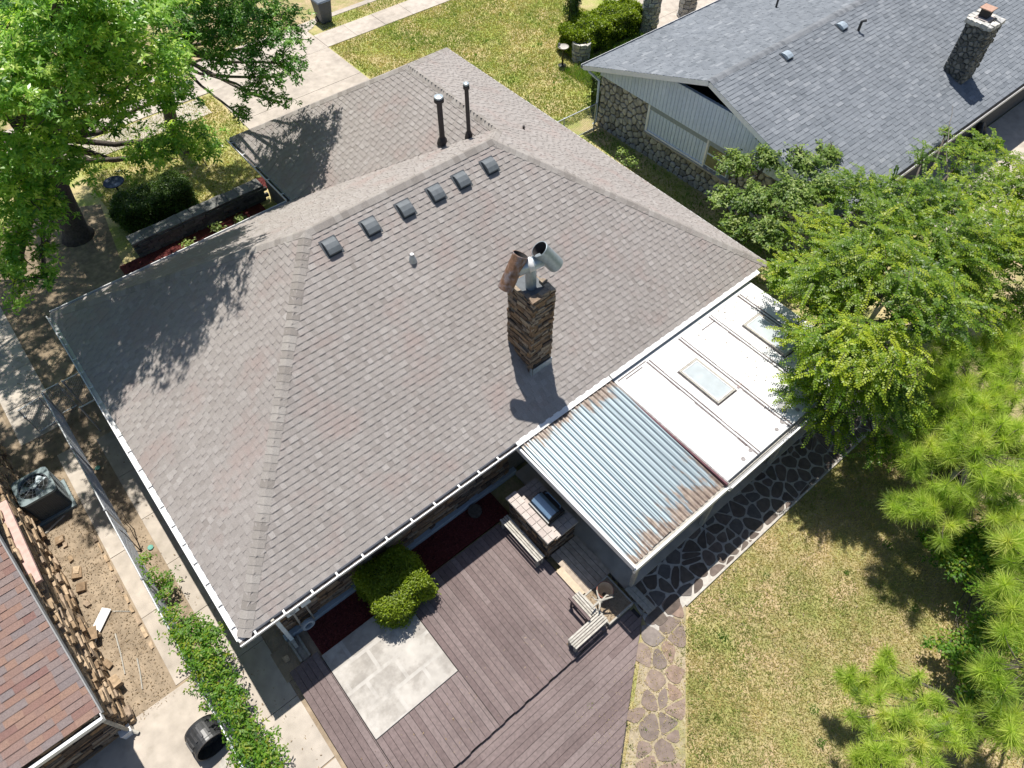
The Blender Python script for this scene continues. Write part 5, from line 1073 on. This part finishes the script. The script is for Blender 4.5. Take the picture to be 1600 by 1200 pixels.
# stone pillars, low pillar and drive of that house
for (x, y, h, lb) in ((26.75,14.1,2.1,'tall round field stone pillar beside the wide hedge'), (29.2,14.0,2.1,'tall field stone pillar on the far side of the pale drive'), (22.75,14.35,.72,'short field stone pillar at the near end of the wide hedge')):
    t = thing('stone_pillar', lb, 'pillar', (x,y,0)); r = .36
    MB().lathe((x,y,0), [(r-.05,0),(r-.05,h),(.001,h)], 14).build('core', MT['mortar'], t)
    z = 0
    while z < h-.05:
        k = 9; o_ = U(0,1); hh = U(.13,.2)
        for i in range(k):
            a = 2*math.pi*(i+o_)/k; d = Vector((math.cos(a),math.sin(a),0)); tn_ = Vector((-math.sin(a),math.cos(a),0)); c = Vector((x,y,z+hh/2))+d*(r-.04+U(-.015,.03)); b = MB()
            b.obox(c, d*.06, tn_*.115, Vector((0,0,hh/2-.012)), U(0,1)); b.v = [(p_[0]+U(-.02,.02),p_[1]+U(-.02,.02),p_[2]+U(-.015,.015)) for p_ in b.v]; b.build('stone', MT['stone_g'], t)
        z += hh
    MB().lathe((x,y,h), [(r*.7,-.02),(r*.62,.03),(.001,.04)], 12, .5).build('top', MT['conc'], t)
paving('neighbour_drive', [rect(27.3, 33, 11.2, 14.6), rect(27.3, 33, 14.6, 18.4), rect(27.3, 33, 18.4, 22.3)], .03, 'conc')
plate('neighbour_patio', rect(24.5, 42, -3.6, .3), .03, 'conc')
grass('hedge_grass', [(21.5,26.5,11.2,14.1)], 16000, .16, 'taller green grass between the hedge and the grey roofed house', .2, 61, .02)
t = thing('tyre', 'black tyre leaning against the wall below the grey roof gutter', 'tyre', (30.4,.15,.4))
MB().lathe((30.4,.1,.42), [(.22,-.1),(.36,-.12),(.40,-.06),(.40,.06),(.36,.12),(.22,.1),(.22,-.1)], 26, .2, (.25,-.85,.5)).build('tread', MT['black'], t, smooth=True)
MB().lathe((29.5,-.25,.03), [(.42,0),(.46,.25),(.42,.5),(.36,.5),(.34,.1),(.001,.1)], 22, .1).build('tub', MT['black'])
tag(bpy.data.objects['tub'], 'black round tub on the shaded patio behind the grey roofed house', 'tub')

# ------------------------------------------------------------------ red roofed neighbour house
rb_ = thing('house', 'neighbour house with red brown shingles and tan ledge stone wall at the lower left', 'house', (-7,5,0))
QX, QY, QS = -2.64, .45, .326; qq = math.sqrt(1+QS*QS); RL = 9.0; RYD = 4.9
tr_ = lambda r: random.random()
p1, b1_ = shingle_plane((QX-RL,QY,2.4), (1,0,0), (0,1,QS), [(0,0),(RL,0),(RL,RYD*qq),(0,RYD*qq)], .145, tr_, (.16,.40))
p2, b2_ = shingle_plane((QX-RL,QY+2*RYD,2.4), (1,0,0), (0,-1,QS), [(0,0),(RL,0),(RL,RYD*qq),(0,RYD*qq)], .145, tr_, (.16,.40))
b = MB(); b.add(b1_, [(0,1,2,3)]); b.add(b2_, [(0,1,2,3)]); o = b.build('roof', MT['dark'], rb_)
pieces([q for q in p1 if q[0][0][0] > -6.5], 'shingle', MT['rshingle'], o, 290, 'shingle_field'); pieces([q for q in p1 if q[0][0][0] <= -6.5]+p2, 'shingle', MT['rshingle'], o, 0, 'shingle_field')
MB().box(QX-RL, -2.95, .95, QY+2*RYD-.5, -.05, 2.36).build('wall', MT['mortar'], rb_)
w2 = [o for o in bpy.data.objects if o.parent == rb_ and o.name.startswith('wall')][0]
pieces(ledge((-2.95,.95,0), (0,1,0), (1,0,0), 9.0, 2.3, .0, (.07,.17), (.14,.42), (.0,.15)), 'stone', MT['stone_t'], w2, 290, 'stone_facing')
pieces(ledge((-6.5,.95,0), (1,0,0), (0,-1,0), 3.55, 2.2, .0, (.06,.14), (.2,.6), (.02,.08)), 'stone', MT['stone_b'], w2, 120, 'stone_facing')
g = MB(); g.box(QX-RL, QX-.02, QY-.135, QY-.11, 2.27, 2.40); g.box(QX-RL, QX-.02, QY-.11, QY-.004, 2.268, 2.28); g.box(QX-.02, QX-.005, QY-.135, QY-.005, 2.27, 2.40); g.box(QX-RL, QX-.02, QY-.15, QY-.09, 2.402, 2.412); go = g.build('gutter', MT['white'], rb_)
MB().box(QX-RL, QX-.02, QY-.105, QY-.006, 2.285, 2.31).build('trough', MT['dark'], go)
b = MB(); b.obox((QX+.012, QY+RYD/2, 2.4+QS*RYD/2-.07), (.012,0,0), (0,RYD/2,QS*RYD/2), (0,-.02,.06)); b.build('rake_board', MT['tarpatch'], rb_)
MB().tube([(-2.85,.5,2.25),(-2.95,.75,2.0),(-2.95,.82,.15),(-2.85,.7,.06)], .04, 8).build('downspout', MT['wood_w'], rb_)
b = MB(); b.box(-2.93, -2.70, 3.9, 6.3, 2.05, 2.14); b.build('window_ledge', MT['pink'], rb_, bevel=.01)
# rubble along the foot of the wall
pile = thing('stone_ledge', 'ragged ledge of tan flat stones along the foot of the red roofed house', 'stones', (-2.85,3.8,0))
for i in range(14):
    y = U(1.1,6.6); x = -2.90+(y-1.1)*.05+abs(random.gauss(0,.06)); z = max(0,.40-abs(x+2.86)*1.4)*U(0,1); L = U(.08,.24)
    b = MB(); b.rough(-L/2, L/2, -L*.7, L*.7, -.03, U(.02,.06), .02, U(0,1)); R3 = Matrix.Rotation(U(-.5,.5),3,'Z') @ Matrix.Rotation(U(-.1,.5),3,'Y') @ Matrix.Rotation(U(-.3,.3),3,'X')
    b.v = [tuple(R3 @ Vector(q)+Vector((x,y,z+.03))) for q in b.v]; b.build('stone', MT['stone_t'], pile)

for x, y, lb in ((-1.15,7.6,'small teal plastic lid in the shade beside the fence'), (-.98,4.55,'small teal plastic lid on the side walk by the fence vine')):
    tag(MB().lathe((x,y,.03), [(.07,0),(.07,.012),(.06,.016),(.001,.014)], 14).build('plastic_lid', MT['teal']), lb, 'lid')
